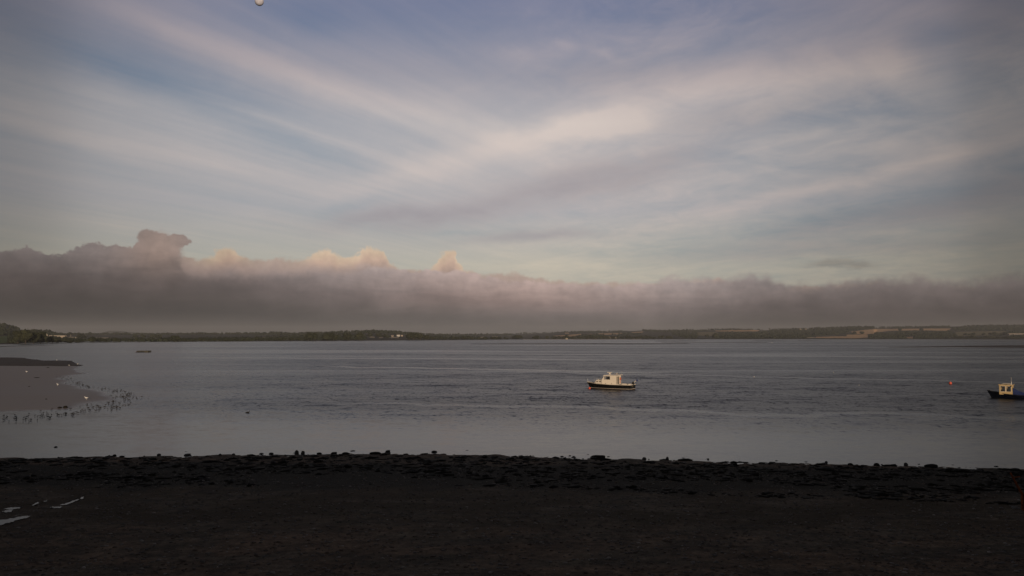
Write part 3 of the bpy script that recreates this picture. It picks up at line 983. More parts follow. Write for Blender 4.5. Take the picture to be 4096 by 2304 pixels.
fields = [
    ('stubble', [r8(830, 168), r8(970, 150), r8(1100, 142), r8(1310, 138), r8(1310, 158), r8(1200, 163), r8(1110, 172), r8(1070, 192), r8(860, 196)], 'large golden stubble field on the hillside at the right'),
    ('stubble', [r8(1335, 139), r8(1525, 137), r8(1520, 158), r8(1335, 158)], 'narrow golden field right of the large stubble field'),
    ('stubble', [r8(1550, 137), r8(1840, 134), r8(1815, 161), r8(1550, 157)], 'golden field behind the dark wood at the right'),
    ('stubble', [r8(790, 199), r8(1000, 196), r8(990, 226), r8(880, 233), r8(470, 231), r8(480, 220), r8(790, 214)], 'low golden field by the right-hand shore'),
    ('stubble', [r8(640, 183), r8(705, 178), r8(700, 195), r8(650, 192)], 'small golden gap between dark woods at the right'),
    ('pasture', [r8(1880, 172), r8(2100, 166), r8(2400, 162), r8(2300, 196), r8(2240, 206), r8(1900, 212)], 'olive brown field with hedgerow trees near the right edge'),
    ('stubble', [r8(1380, 222), r8(1450, 216), r8(1450, 236), r8(1400, 236)], 'small pale field in a notch of the right-hand wood'),
    ('pale', [r8(370, 226), r8(460, 222), r8(460, 231), r8(370, 232)], 'thin pale strip of field by the shore at the right'),
    ('stubble', [r7(420, 208), r7(560, 200), r7(690, 190), r7(698, 210), r7(600, 216), r7(420, 214)], 'tilted tan field above the centre shore'),
    ('stubble', [r7(740, 194), r7(880, 184), r7(1110, 181), r7(1060, 196), r7(940, 200), r7(860, 190)], 'long tan field below the wind turbines'),
    ('stubble', [r7(1190, 172), r7(1320, 166), r7(1310, 179), r7(1200, 179)], 'small tan field high on the slope right of the turbines'),
    ('stubble', [r7(530, 179), r7(575, 178), r7(575, 187), r7(530, 187)], 'tiny tan field high on the slope left of the turbines'),
    ('pale', [r7(120, 243), r7(1300, 240), r7(1300, 246), r7(120, 248)], 'pale strip of shingle and grass along the centre shore'),
    ('stubble', [r7(2040, 157), r7(2200, 152), r7(2490, 151), r7(2480, 166), r7(2230, 169), r7(2050, 164)], 'long golden field on the ridge right of centre'),
    ('pasture', [r7(1860, 172), r7(2050, 170), r7(2100, 195), r7(1990, 212), r7(1870, 206)], 'dull green field among woods right of centre'),
    ('pale', [r6(1120, 216), r6(1200, 218), r6(1190, 229), r6(1150, 227)], 'pale strip of stubble left of the white farmhouse'),
    ('pale', [r6(1235, 222), r6(1280, 222), r6(1280, 230), r6(1240, 230)], 'small pale patch of field between trees left of the farmhouse'),
    ('pale', [r6(1360, 221), r6(1440, 221), r6(1440, 229), r6(1360, 229)], 'pale field in front of the white farmhouse'),
    ('pale', [r6(2260, 220), (1938, 1347), (1938, 1350.5), r6(2260, 228)], 'pale streak of field on the low centre land'),
    ('pale', [r6(2370, 217), (1988, 1346), (1988, 1349.5), r6(2370, 224)], 'second pale streak of field on the low centre land'),
    ('grass', [(-1500, 1346), r5(0, 210), r5(150, 211), r5(205, 250), r5(170, 268), r5(0, 284), (-1500, 1368)], 'green meadow at the left edge of the far shore'),
    ('pale', [r5(960, 228), r5(1080, 226), r5(1160, 232), r5(1160, 238), r5(970, 236)], 'pale straw field behind the shore hedge at the left'),
    ('pasture', [r6(20, 222), r6(150, 220), r6(170, 236), r6(20, 238)], 'grey green clearing in the trees left of centre'),
]
M_f = {'stubble': mat('stubble', (.54, .34, .185), .95, .1, var=.16, scale=.01), 'pasture': mat('dry_pasture', (.17, .14, .07), .95, .1, var=.2, scale=.01),
       'pale': mat('straw', (.46, .37, .25), .95, .1, var=.15, scale=.01), 'grass': mat('meadow_grass', (.075, .105, .030), .95, .1, var=.25, scale=.01)}
M_land = mat('rough_land', (.040, .036, .024), .95, .1, var=.45, scale=.006)
owner = np.full(PXc.shape, -1)
wx = PXc + rnoise(PXc, PYc, .03, 50, 2) * 4
wy = PYc + rnoise(PXc, PYc, .05, 51, 2) * .5
for i, (kd, poly, lab) in enumerate(fields):
    owner[inpoly(wx, wy, poly)] = i
owner = np.concatenate([owner, np.full((1, owner.shape[1]), -1)], 0)
Gf = G.reshape(-1, 3)


def submesh(name, mask, m):
    f = Fq[mask]
    u, inv = np.unique(f, return_inverse=True)
    return fastmesh(name, Gf[u], inv.reshape(f.shape), [m], smooth=True)


submesh('hills', owner < 0, M_land)['kind'] = 'structure'
for i, (kd, poly, lab) in enumerate(fields):
    if (owner == i).any():
        o = submesh({'stubble': 'stubble_field', 'pasture': 'pasture_field', 'pale': 'straw_field', 'grass': 'meadow'}[kd], owner == i, M_f[kd])
        o['kind'] = 'structure'
        o['label'] = lab
# the misty hill far behind on the left
hx = np.arange(300, 1200, 8.0)
hp = itp([(300, 1339), (395, 1334), (420, 1328), (440, 1323), (480, 1323.5), (540, 1329), (600, 1334), (700, 1337), (1200, 1342)], hx)
hd = 7600.0
top = np.stack([(hx - 2048) / FPX * hd, np.full(hx.shape, hd), CH + hd * (HOR - hp) / FPX + rnoise(hx, hx * 0, .05, 61, 3) * 4], -1)
rows = []
for q, (dd, zz) in enumerate([(-900, -.1), (-500, .45), (-200, .8), (0, 1.0), (500, .6), (900, 0)]):
    rr = top.copy()
    rr[:, 1] += dd
    rr[:, 0] *= (hd + dd) / hd
    rr[:, 2] *= zz
    rows.append(rr)
Hh = np.concatenate(rows)
I = np.arange(len(Hh)).reshape(6, -1)
fastmesh('distant_hill', Hh, np.stack([I[:-1, :-1], I[:-1, 1:], I[1:, 1:], I[1:, :-1]], -1).reshape(-1, 4), [M_land], smooth=True)['kind'] = 'structure'

# ------------------------------------------------------------------ trees
def foliage(name, dark, lite):
    m = bpy.data.materials.new(name)
    m.use_nodes = True
    N = Net(m.node_tree)
    g = S(N, N.node('ShaderNodeNewGeometry').outputs['Position'])
    n1 = N.noise(g, .35, 3, .6)
    n2 = N.noise(g, .02, 3, .5)
    p = N.node('ShaderNodeBsdfPrincipled')
    N.put(p.inputs['Base Color'], N.mix((n1 * .5 + n2 * .5 - .3) * 2.4, dark, lite))
    N.put(p.inputs['Roughness'], .9)
    p.inputs['Specular IOR Level'].default_value = .1
    o = N.node('ShaderNodeOutputMaterial')
    N.t.links.new(p.outputs[0], o.inputs[0])
    return m


M_leaf = foliage('foliage', (.014, .018, .010), (.050, .052, .026))
M_leafw = foliage('wood_foliage', (.013, .018, .011), (.040, .045, .024))
M_bark = mat('bark', (.06, .045, .035), .9)

crowns, trunks = [], []
for i in range(6):
    r_ = np.random.default_rng(200 + i)
    Vs, Fs, b = [], [], 0
    nb = 9 + i % 4
    for q in range(nb):
        a = r_.random() * 6.28
        rad = .30 * r_.random() ** .5
        c_ = np.array([rad * math.cos(a), rad * math.sin(a), .30 + .55 * r_.random()])
        s = (.17 + .12 * r_.random()) * (1.15 - abs(c_[2] - .55))
        v = IV2 * (1 + rnoise(IV2[:, 0] * 2 + q, IV2[:, 1] * 2 + IV2[:, 2] * 3, 1.3, q + i * 9, 3)[:, None] * .55)
        Vs.append(v * s * np.array([1.1, 1.1, .9]) + c_)
        Fs.append(IF2 + b)
        b += len(IV2)
    # loose leaf tufts round the rim
    nt = 260
    th, ph = r_.random(nt) * 6.283, np.arccos(1 - 1.75 * r_.random(nt))
    rr = .42 + .14 * r_.random(nt)
    cc = np.stack([rr * np.sin(ph) * np.cos(th), rr * np.sin(ph) * np.sin(th), .58 + rr * .9 * np.cos(ph)], -1)
    tri = cc[:, None] + (r_.random((nt, 3, 3)) - .5) * .10
    Vs.append(tri.reshape(-1, 3))
    Fs.append(np.arange(nt * 3).reshape(-1, 3) + b)
    me = bpy.data.meshes.new('crown')
    me.from_pydata(np.concatenate(Vs).tolist(), [], np.concatenate(Fs).tolist())
    me.materials.append(M_leaf)
    crowns.append(me)
    tb = MB().tube([(0, 0, -.04), (.01, 0, .15), (-.01, .01, .34), (0, 0, .6)], .035, 7, .012)
    for q in range(3):
        a = q * 2.1 + i
        tb.tube([(0, 0, .26 + .05 * q), (.13 * math.cos(a), .13 * math.sin(a), .42 + .05 * q), (.24 * math.cos(a), .24 * math.sin(a), .58 + .05 * q)], .014, 5, .006)
    me = bpy.data.meshes.new('trunk')
    me.from_pydata(tb.v, [], tb.f)
    me.materials.append(M_bark)
    trunks.append(me)

tn = [0]


def tree(px, py_top, py_bot, wpx, label, group=None):
    """crown spans wpx native pixels, foot stands on the land seen at py_bot"""
    i = tn[0] % 6
    tn[0] += 1
    py_bot = min(py_bot, float(itp(shore_pts, px)) - .4)
    g = land_pt(np.float64(px), np.float64(py_bot))
    s = g[1] / FPX
    t = empty('tree', (float(g[0]), float(g[1]), float(g[2]) - .2))
    h = (py_bot - py_top) * s
    w = wpx * s
    t.scale = (w, w, h)
    t.rotation_euler = (0, 0, random.random() * 6.28)
    for me in (crowns[i], trunks[i]):
        c_ = bpy.data.objects.new(me.name.split('.')[0], me)
        COL.objects.link(c_)
        c_.parent = t
    return tag(t, label, 'tree', group)


solo = [
    (r5(270, 0)[0], 145, 292, 130, 'tallest broad dark tree of the clump right of the green meadow', r5),
    (r5(190, 0)[0], 160, 285, 110, 'dark tree at the left side of the clump behind the green meadow', r5),
    (r5(345, 0)[0], 178, 290, 120, 'dark bushy tree between the tallest tree and the gabled barn', r5),
    (r5(420, 0)[0], 168, 290, 100, 'dark tree just left of the gabled barn', r5),
    (r5(540, 0)[0], 214, 287, 90, 'round dark tree in front of the long barn roof', r5),
    (r5(600, 0)[0], 235, 286, 70, 'low dark tree right of the one in front of the long barn', r5),
    (r5(690, 0)[0], 242, 284, 100, 'low rounded bush on the shore right of the barns', r5),
    (r5(800, 0)[0], 243, 282, 80, 'low rounded tree on the shore below the flat-topped tree', r5),
    (r5(835, 0)[0], 193, 240, 85, 'wide flat-topped tree standing on rising ground right of the barns', r5),
    (r5(940, 0)[0], 217, 280, 55, 'upright dark tree beside the pale straw field', r5),
    (r5(1020, 0)[0], 232, 280, 100, 'round dark tree in front of the pale straw field', r5),
    (r5(1170, 0)[0], 228, 276, 40, 'small tree at the right end of the pale straw field', r5),
    (r5(1362, 0)[0], 194, 236, 42, 'left of two small round trees standing on the slope', r5),
    (r5(1448, 0)[0], 195, 240, 46, 'right of two small round trees standing on the slope', r5),
    (r5(1530, 0)[0], 198, 240, 60, 'left tree of the row of three merging on the slope', r5),
    (r5(1575, 0)[0], 196, 240, 60, 'middle tree of the row of three merging on the slope', r5),
    (r5(1610, 0)[0], 195, 238, 40, 'right tree of the row of three merging on the slope', r5),
    (r5(1775, 0)[0], 204, 274, 70, 'tall domed tree in the shore hedge at the left', r5),
    (r6(1150, 0)[0], 182, 225, 46, 'small round tree above the pale stubble strip', r6),
    (r6(1240, 0)[0], 180, 228, 66, 'round tree right of the pale stubble strip', r6),
    (r6(1320, 0)[0], 194, 235, 74, 'dark tree just left of the white farmhouse field', r6),
    (r6(1423, 0)[0], 180, 205, 56, 'round tree behind the white farmhouse', r6),
    (r6(1545, 0)[0], 190, 256, 80, 'left tree of the dark block right of the farmhouse', r6),
    (r6(1590, 0)[0], 176, 256, 100, 'tallest tree of the dark block right of the farmhouse', r6),
    (r6(1655, 0)[0], 183, 256, 90, 'middle tree of the dark block right of the farmhouse', r6),
    (r6(1715, 0)[0], 200, 255, 80, 'rightmost tree of the dark block right of the farmhouse', r6),
    (r7(50, 0)[0], 204, 246, 110, 'broad bush on the low shore at the centre', r7),
    (r7(240, 0)[0], 207, 246, 60, 'small tree on the shore left of the white boat shed', r7),
    (r7(1190, 0)[0], 211, 243, 60, 'left of a pair of round trees on the shore right of centre', r7),
    (r7(1240, 0)[0], 212, 243, 66, 'right of a pair of round trees on the shore right of centre', r7),
    (r7(1960, 0)[0], 196, 225, 40, 'small round tree in the dull green field', r7),
    (r7(2040, 0)[0], 183, 238, 60, 'tree at the left end of the dark wood right of centre', r7),
    (r8(862, 0)[0], 167, 196, 38, 'left round tree standing in the large stubble field', r8),
    (r8(940, 0)[0], 164, 195, 40, 'right round tree standing in the large stubble field', r8),
    (r8(1086, 0)[0], 168, 194, 44, 'round tree at the lower corner of the large stubble field', r8),
    (r8(1322, 0)[0], 132, 160, 30, 'tree in the hedge between the large and the narrow golden field', r8),
    (r8(1537, 0)[0], 134, 163, 36, 'tree in the hedge between the two right-hand golden fields', r8),
    (r8(1975, 0)[0], 179, 207, 36, 'leftmost tree in the olive brown field', r8),
    (r8(2020, 0)[0], 188, 208, 34, 'low bush right of the leftmost tree in the olive brown field', r8),
    (r8(2057, 0)[0], 179, 206, 38, 'middle tree in the olive brown field', r8),
    (r8(2160, 0)[0], 180, 206, 38, 'rightmost tree in the olive brown field', r8),
    (r8(1145, 0)[0], 114, 128, 50, 'tree standing up on the skyline behind the stubble fields', r8),
    (r5(345, 0)[0], 142, 190, 90, 'domed tree on the skyline between the left hill and the barn', r5),
]
for (x, a, b, w, lab, rg) in solo:
    tree(x, rg(0, a)[1], rg(0, b)[1], w * .3975 * 1.12, lab)
# trees standing along the far shore, close enough to be told apart
rowsT = [
    (r5, 1080, 2576, 240, 268, 42, 60, 'dark bushy tree in the long shore hedge left of centre', 'trees in the shore hedge left of centre'),
    (r6, 0, 480, 224, 264, 50, 70, 'dark tree in the shore wood left of the tall block of trees', 'trees in the shore wood left of centre'),
    (r6, 520, 1100, 178, 262, 84, 120, 'tall dark tree in the long shore block left of the farmhouse', 'tall trees in the shore block'),
    (r6, 1760, 2576, 220, 250, 50, 70, 'low hazy tree on the flat centre shore', 'low trees on the centre shore'),
    (r7, 330, 1150, 205, 242, 44, 60, 'dark tree along the shore below the tan fields', 'trees below the tan fields'),
    (r7, 1280, 1620, 212, 240, 40, 48, 'small tree on the rough slope right of centre', 'small trees on the rough slope'),
    (r8, 1880, 2576, 215, 238, 44, 40, 'low dark bush along the shore near the right edge', 'bushes along the right shore'),
    (r8, 2230, 2450, 180, 206, 46, 28, 'dark bush in the thicket at the right end of the olive brown field', 'bushes beside the olive brown field'),
]
for rg, a, b, top_, bot, w, step, lab, grp in rowsT:
    x = a + random.uniform(5, 25)
    while x < b:
        tree(rg(x, 0)[0], rg(0, top_ + random.uniform(-9, 9))[1], rg(0, bot)[1], w * random.uniform(.8, 1.35) * .42, lab, grp)
        x += step * random.uniform(.5, 1.2)

# woods that read as one mass
woods = [
    [(-1500, 1262), (-500, 1284)] + [r5(*q) for q in [(0, 88), (60, 96), (130, 118), (200, 134), (230, 158), (300, 158), (300, 206), (0, 206)]] + [(-1500, 1345)],
    [r5(*q) for q in [(330, 160), (400, 166), (450, 170), (520, 175), (572, 196), (640, 200), (640, 208), (380, 206)]],
    [r5(*q) for q in [(560, 194), (1200, 190), (1600, 188), (2576, 186), (2576, 196), (1600, 200), (800, 202), (560, 204)]],
    [r5(*q) for q in [(100, 235), (480, 225), (900, 256), (1500, 252), (2576, 246), (2576, 264), (1500, 270), (700, 276), (120, 284)]],
    [r6(*q) for q in [(0, 186), (500, 184), (750, 176), (760, 200), (0, 206)]],
    [r6(*q) for q in [(760, 170), (900, 166), (1100, 160), (1240, 160), (1400, 168), (1520, 178), (1700, 195), (1760, 200), (1500, 200), (1200, 184), (760, 184)]],
    [r6(*q) for q in [(0, 236), (400, 222), (520, 206), (1100, 210), (1110, 252), (0, 258)]],
    [r6(*q) for q in [(1740, 198), (2576, 192), (2576, 204), (1760, 208)]],
    [r6(*q) for q in [(1740, 226), (2240, 232), (2240, 244), (1740, 248)]],
    [r7(*q) for q in [(0, 188), (350, 180), (480, 170), (850, 163), (1000, 164), (1180, 160), (1180, 166), (880, 176), (500, 178), (0, 198)]],
    [r7(*q) for q in [(1300, 154), (1500, 152), (1800, 150), (1860, 152), (1860, 236), (1740, 232), (1600, 200), (1600, 176), (1330, 166)]],
    [r7(*q) for q in [(1860, 150), (2200, 144), (2400, 143), (2576, 152), (2576, 150), (2040, 152), (1870, 166)]],
    [r7(*q) for q in [(2080, 182), (2200, 176), (2480, 176), (2576, 158), (2576, 236), (2060, 238)]],
    [r7(*q) for q in [(700, 205), (930, 204), (920, 236), (560, 238)]],
    [r7(*q) for q in [(1000, 200), (1180, 186), (1300, 190), (1300, 200), (1100, 208)]],
    [r8(*q) for q in [(0, 142), (400, 137), (500, 128), (800, 118), (1060, 116), (1080, 134), (960, 144), (820, 160), (780, 192), (700, 198), (600, 204), (460, 216), (360, 236), (0, 238)]],
    [r8(*q) for q in [(1080, 132), (1280, 122), (1500, 119), (1800, 114), (1840, 128), (1550, 130), (1310, 131), (1100, 136)]],
    [r8(*q) for q in [(1010, 205), (1110, 182), (1200, 176), (1440, 170), (1600, 170), (1830, 172), (1880, 200), (1890, 222), (1800, 236), (1460, 238), (1460, 214), (1370, 216), (1370, 238), (1010, 238)]],
    [r8(*q) for q in [(1850, 130), (2000, 112), (2200, 104), (2576, 108), (2576, 156), (2400, 156), (1900, 164), (1860, 150)]] ,
    [r8(*q) for q in [(2420, 170), (2576, 160), (2576, 236), (2420, 212)]] + [],
    [(4096, 1300), (5600, 1286), (5600, 1350), (4096, 1350)],
]
Pt, Sx, Sz = [], [], []
r_ = np.random.default_rng(77)
for poly in woods:
    q = np.array(poly)
    x0, y0 = q.min(0)
    x1, y1 = q.max(0)
    area = (x1 - x0) * (y1 - y0)
    n = int(area / 6.0) + 60
    if x0 < -400 or x1 > 4600:
        n = n // 3
    X, Y = x0 + (x1 - x0) * r_.random(n), y0 + (y1 - y0) * r_.random(n)
    k_ = inpoly(X, Y, poly)
    g = land_pt(X[k_], Y[k_])
    Pt.append(g)
Pt = np.concatenate(Pt)
n = len(Pt)
hs = (3.0 + 3.2 * r_.random(n) ** 1.5) * np.where(Pt[:, 1] < 2300, .85, 1.0) * (1 + .55 * rnoise(Pt[:, 0], Pt[:, 1], .012, 90, 3))
P2 = Pt.copy()
P2[:, 2] += hs * .5
ws = hs * (.55 + .35 * r_.random(n))
Vc, Fc = clumps(n, IV1, IF1, P2, ws, ws, hs * .75, 79, .42)
o = fastmesh('woodland', Vc, Fc, [M_leafw])
tag(o, 'dark woods covering the hills and slopes of the far shore in one mass', 'woodland', kind='stuff')
print('wood clumps', n)

# ------------------------------------------------------------------ far buildings, turbines
M_white = mat('white_paint', (.60, .57, .52), .7)
M_cream = mat('pale_render', (.46, .39, .29), .8)
M_tile = mat('grey_roof', (.16, .14, .13), .8)
M_tan = mat('tan_sheet', (.42, .34, .26), .8)


def house(px, py, wm, dm, hm, rm, wallm, roofm, label, cat='building', rz=0.0, name='farmhouse', nwin=3, chim=True):
    g = land_pt(np.float64(px), np.float64(py))
    t = empty(name, (float(g[0]), float(g[1]), float(g[2])), rz)
    MB().prism([(-wm / 2, -1.5), (wm / 2, -1.5), (wm / 2, hm), (-wm / 2, hm)], -dm / 2, dm / 2).build('wall', wallm, t)
    e = .35
    r = MB()
    r.add([(-wm / 2 - e, -dm / 2 - e, hm), (wm / 2 + e, -dm / 2 - e, hm), (wm / 2 + e, 0, hm + rm), (-wm / 2 - e, 0, hm + rm), (-wm / 2 - e, dm / 2 + e, hm), (wm / 2 + e, dm / 2 + e, hm)],
          [(0, 1, 2, 3), (3, 2, 5, 4), (0, 4, 5, 1)])
    r.build('roof', roofm, t)
    gb = MB().add([(-wm / 2, -dm / 2, hm + .01), (-wm / 2, dm / 2, hm + .01), (-wm / 2, 0, hm + rm * .94), (wm / 2, -dm / 2, hm + .01), (wm / 2, dm / 2, hm + .01), (wm / 2, 0, hm + rm * .94)], [(0, 2, 1), (3, 4, 5)])
    gb.build('gable', wallm, t)
    for i in range(nwin):
        x = -wm / 2 + wm * (i + .5) / nwin
        w = MB().box(-.5, .5, -.05, .05, 0, 1.2).build('window', M_glass, t)
        w.location = (x, -dm / 2 - .06, hm * .35)
    if chim:
        MB().box(wm / 2 - 1.4, wm / 2 - .4, -.5, .5, hm + rm * .55, hm + rm + 1.1).build('chimney', roofm, t)
    return tag(t, label, cat)


house(r5(455, 0)[0], r5(0, 226)[1], 7, 13, 6, 3.6, M_cream, M_cream, 'pale gabled barn end facing the water among trees at the left', 'barn', R(62), 'gabled_barn', 1, False)
house(r5(590, 0)[0], r5(0, 228)[1], 40, 12, 3.5, 2.6, M_tan, M_cream, 'long low barn with pale roof right of the gabled barn', 'barn', R(3), 'long_barn', 5, False)
house(r5(735, 0)[0], r5(0, 238)[1], 22, 9, 2.6, 1.6, M_tan, M_cream, 'low grey shed at the right end of the farm at the left', 'shed', R(4), 'farm_shed', 2, False)
house(r6(1433, 0)[0], r6(0, 216)[1], 9.5, 6, 4.6, 2.6, M_white, M_tile, 'bright white farmhouse among trees on the far shore', 'house', R(20), 'farmhouse', 3)
house(r6(1375, 0)[0], r6(0, 217)[1], 6, 6, 3, 2, M_tan, M_tile, 'small dull outbuilding left of the white farmhouse', 'outbuilding', R(-10), 'outbuilding', 1, False)
house(r6(1470, 0)[0], r6(0, 214)[1], 7, 6, 3.2, 2, M_tan, M_tile, 'small dull outbuilding right of the white farmhouse', 'outbuilding', R(10), 'outbuilding', 1, False)
house(r7(548, 0)[0], r7(0, 244)[1], 7, 5, 2.6, 1.2, M_cream, M_tile, 'tiny white boat shed on the water edge at the centre', 'shed', R(15), 'boat_shed', 1, False)
house(r7(808, 0)[0], r7(0, 241)[1], 30, 10, 3.6, 3.2, M_tan, M_cream, 'long tan roofed farm shed on the centre shore', 'shed', R(-12), 'farm_shed', 3, False)
house(r7(985, 0)[0], r7(0, 234)[1], 62, 12, 2.8, 2.0, M_tan, M_tan, 'very long low brown shed right of the tan roofed shed', 'shed', R(2), 'long_shed', 6, False)
house(r8(2495, 0)[0], r8(0, 208)[1], 62, 14, 6, 2.5, M_tile, M_tan, 'long grey brown farm building at the right edge of the far shore', 'barn', R(-3), 'long_barn', 6, False)
for (x, y, lab) in [(320, 151, 'leftmost tiny pale cottage in the ridge wood at the right'), (375, 151, 'middle tiny pale cottage in the ridge wood at the right'), (405, 150, 'rightmost tiny pale cottage in the ridge wood at the right')]:
    g = r8(x, y)
    house(g[0], g[1], 9, 7, 5, 3, M_cream, M_tile, lab, 'cottage', R(10), 'cottage', 2)
g = land_pt(np.float64(r5(720, 0)[0]), np.float64(r5(0, 236)[1]))
mst = empty('mast', tuple(map(float, g)))
MB().tube([(0, 0, -1), (0, 0, 10)], .35, 8, .25).build('pole', M_cream, mst)
MB().box(-1.2, 1.2, -.2, .2, 8.6, 9.0).build('crossbar', M_cream, mst)
tag(mst, 'short pale mast beside the farm sheds at the left', 'mast')


def turbine(px, ybase, ytop, rot, label):
    g = land_pt(np.float64(px), np.float64(ybase))
    s = g[1] / FPX
    h = (ybase - ytop) * s
    t = empty('wind_turbine', tuple(map(float, g)), R(15))
    MB().tube([(0, 0, -2), (0, 0, h)], h * .035, 10, h * .02).build('tower', M_white, t)
    nc = MB().box(-h * .03, h * .03, -h * .06, h * .06, h, h * 1.06).build('nacelle', M_white, t)
    MB().ball((0, -h * .075, h * 1.03), h * .03).build('hub', M_white, t)
    for q in range(3):
        a = R(rot + 120 * q)
        L = h * .42
        b = MB().tube([(0, 0, 0), (L * .3 * math.sin(a), 0, L * .3 * math.cos(a)), (L * math.sin(a), 0, L * math.cos(a))], h * .022, 5, h * .008).build('blade', M_white, t)
        b.location = (0, -h * .085, h * 1.03)
    return tag(t, label, 'wind turbine')


turbine(r7(908, 0)[0], r7(0, 177)[1], r7(0, 153)[1], 5, 'left of two pale wind turbines on the far ridge')
turbine(r7(963, 0)[0], r7(0, 174)[1], r7(0, 150)[1], 50, 'right of two pale wind turbines on the far ridge')

# ------------------------------------------------------------------ boats
M_hullk = mat('black_hull_paint', (.010, .0095, .009), .35, .4, var=.3, scale=1.5)
M_hulln = mat('navy_hull_paint', (.004, .006, .014), .45, .35, var=.3, scale=1.5)
M_creamp = mat('cream_paint', (.76, .68, .56), .5, .4, var=.05, scale=1.2)
M_yell = mat('yellow_cream_paint', (.56, .41, .20), .5, .4, var=.05, scale=1.2)
M_line = mat('white_line_paint', (.62, .56, .48), .5)
M_red = mat('red_antifoul', (.05, .016, .010), .8, var=.3)
M_deck = mat('grey_deck', (.36, .33, .28), .8)
M_steel = mat('galvanised_rail', (.55, .55, .54), .35, .5, metal=.6)
M_dark = mat('dark_rubber', (.018, .018, .02), .6)
M_int = mat('cabin_shade_paint', (.010, .009, .008), .8)  # near black: shade inside the wheelhouse put into the colour
M_or = mat('orange_plastic', (.55, .13, .05), .5)
M_buoy = mat('orange_red_buoy', (.62, .10, .055), .45, .5, var=.08)
M_blue = mat('blue_plastic', (.02, .035, .14), .5)
M_tarp = mat('blue_tarpaulin', (.018, .032, .11), .7, bump=.6, bscale=6)
M_rope = mat('pale_rope', (.35, .30, .24), .9)
M_pane = bpy.data.materials.new('window_glass')
M_pane.use_nodes = True
N = Net(M_pane.node_tree)
_t, _g, _m = N.node('ShaderNodeBsdfTransparent'), N.node('ShaderNodeBsdfPrincipled'), N.node('ShaderNodeMixShader')
_t.inputs[0].default_value = (.95, .95, .94, 1)
_g.inputs['Base Color'].default_value = (.03, .03, .03, 1)
_g.inputs['Roughness'].default_value = .06
_m.inputs[0].default_value = .15
N.t.links.new(_t.outputs[0], _m.inputs[1]); N.t.links.new(_g.outputs[0], _m.inputs[2])
N.t.links.new(_m.outputs[0], N.node('ShaderNodeOutputMaterial').inputs[0])


def hull_pt(u, v, L, B, rake, sheer, side):
    """u 0 stern..1 bow; v is a height in metres"""
    sh = np.interp(u, [0, .45, .75, 1], sheer)
    bt = B * (np.interp(u, [0, .12, .3], [.90, .97, 1.0]) if u < .3 else (1 - ((u - .3) / .7) ** 2.4))
    bw = B * .84 * (np.interp(u, [0, .2, .3], [.92, 1.0, 1.0]) if u < .3 else (1 - ((u - .3) / .7) ** 1.75))
    f = min(max(v / sh, -1), 1)
    b = bw + (bt - bw) * max(f, 0) ** .8
    if v < 0:
        b = bw * max(0.0, 1 + v / .5) ** .6
    x = u * (L - rake) + u ** 3 * rake * max(f, -.6)
    return (x, side * max(b, 0.0), v)


def hull_strip(L, B, rake, sheer, lo, hi, n=26, proud=0.0, mrows=4):
    """side shells between heights lo..hi (None = sheer)"""
    b = MB()
    for side in (1, -1):
        rows_ = []
        for i in range(n + 1):
            u = i / n
            sh = float(np.interp(u, [0, .45, .75, 1], sheer))
            h1 = sh if hi is None else hi
            l1 = sh + lo[1] if isinstance(lo, tuple) else lo
            for j in range(mrows + 1):
                v = l1 + (h1 - l1) * j / mrows
                x, y, z = hull_pt(u, v, L, B, rake, sheer, side)
                rows_.append((x + (proud if u == 1 else 0), y + side * proud, z))
        m_ = mrows + 1
        fs = [(i * m_ + j, (i + 1) * m_ + j, (i + 1) * m_ + j + 1, i * m_ + j + 1) if side < 0 else (i * m_ + j, i * m_ + j + 1, (i + 1) * m_ + j + 1, (i + 1) * m_ + j) for i in range(n) for j in range(mrows)]
        b.add(rows_, fs)
    # transom
    sh = sheer[0]
    h1 = sh if hi is None else hi
    l1 = sh + lo[1] if isinstance(lo, tuple) else lo
    vs = []
    for j in range(mrows + 1):
        v = l1 + (h1 - l1) * j / mrows
        for side in (1, -1):
            x, y, z = hull_pt(0, v, L, B, rake, sheer, side)
            vs.append((x - proud, y + side * proud, z))
    b.add(vs, [(2 * j, 2 * j + 1, 2 * j + 3, 2 * j + 2) for j in range(mrows)])
    return b


def deck_mb(L, B, rake, sheer, dz, inset=.03, u0=0.0, u1=1.0, n=22):
    b = MB()
    vs = []
    for i in range(n + 1):
        u = u0 + (u1 - u0) * i / n
        sh = float(np.interp(u, [0, .45, .75, 1], sheer))
        x, y, z = hull_pt(u, sh, L, B, rake, sheer, 1)
        y = max(y - inset, .0)
        vs += [(x, y, z + dz), (x, 0, z + dz + .03), (x, -y, z + dz)]
    return b.add(vs, [f for i in range(n) for f in ((3 * i, 3 * i + 3, 3 * i + 4, 3 * i + 1), (3 * i + 1, 3 * i + 4, 3 * i + 5, 3 * i + 2))])


def panel(b, x0, x1, y, z0, z1, th, holes):
    """wall in the xz plane with rectangular holes, built of boxes that meet end to end"""
    xs_ = sorted({x0, x1} | {h[0] for h in holes} | {h[1] for h in holes})
    for a, c in zip(xs_[:-1], xs_[1:]):
        hs_ = sorted((h[2], h[3]) for h in holes if h[0] <= a and h[1] >= c)
        z = z0
        for q0, q1 in hs_:
            if q0 > z: b.box(a, c, y, y + th, z, q0)
            z = q1
        if z1 > z: b.box(a, c, y, y + th, z, z1)
    return b


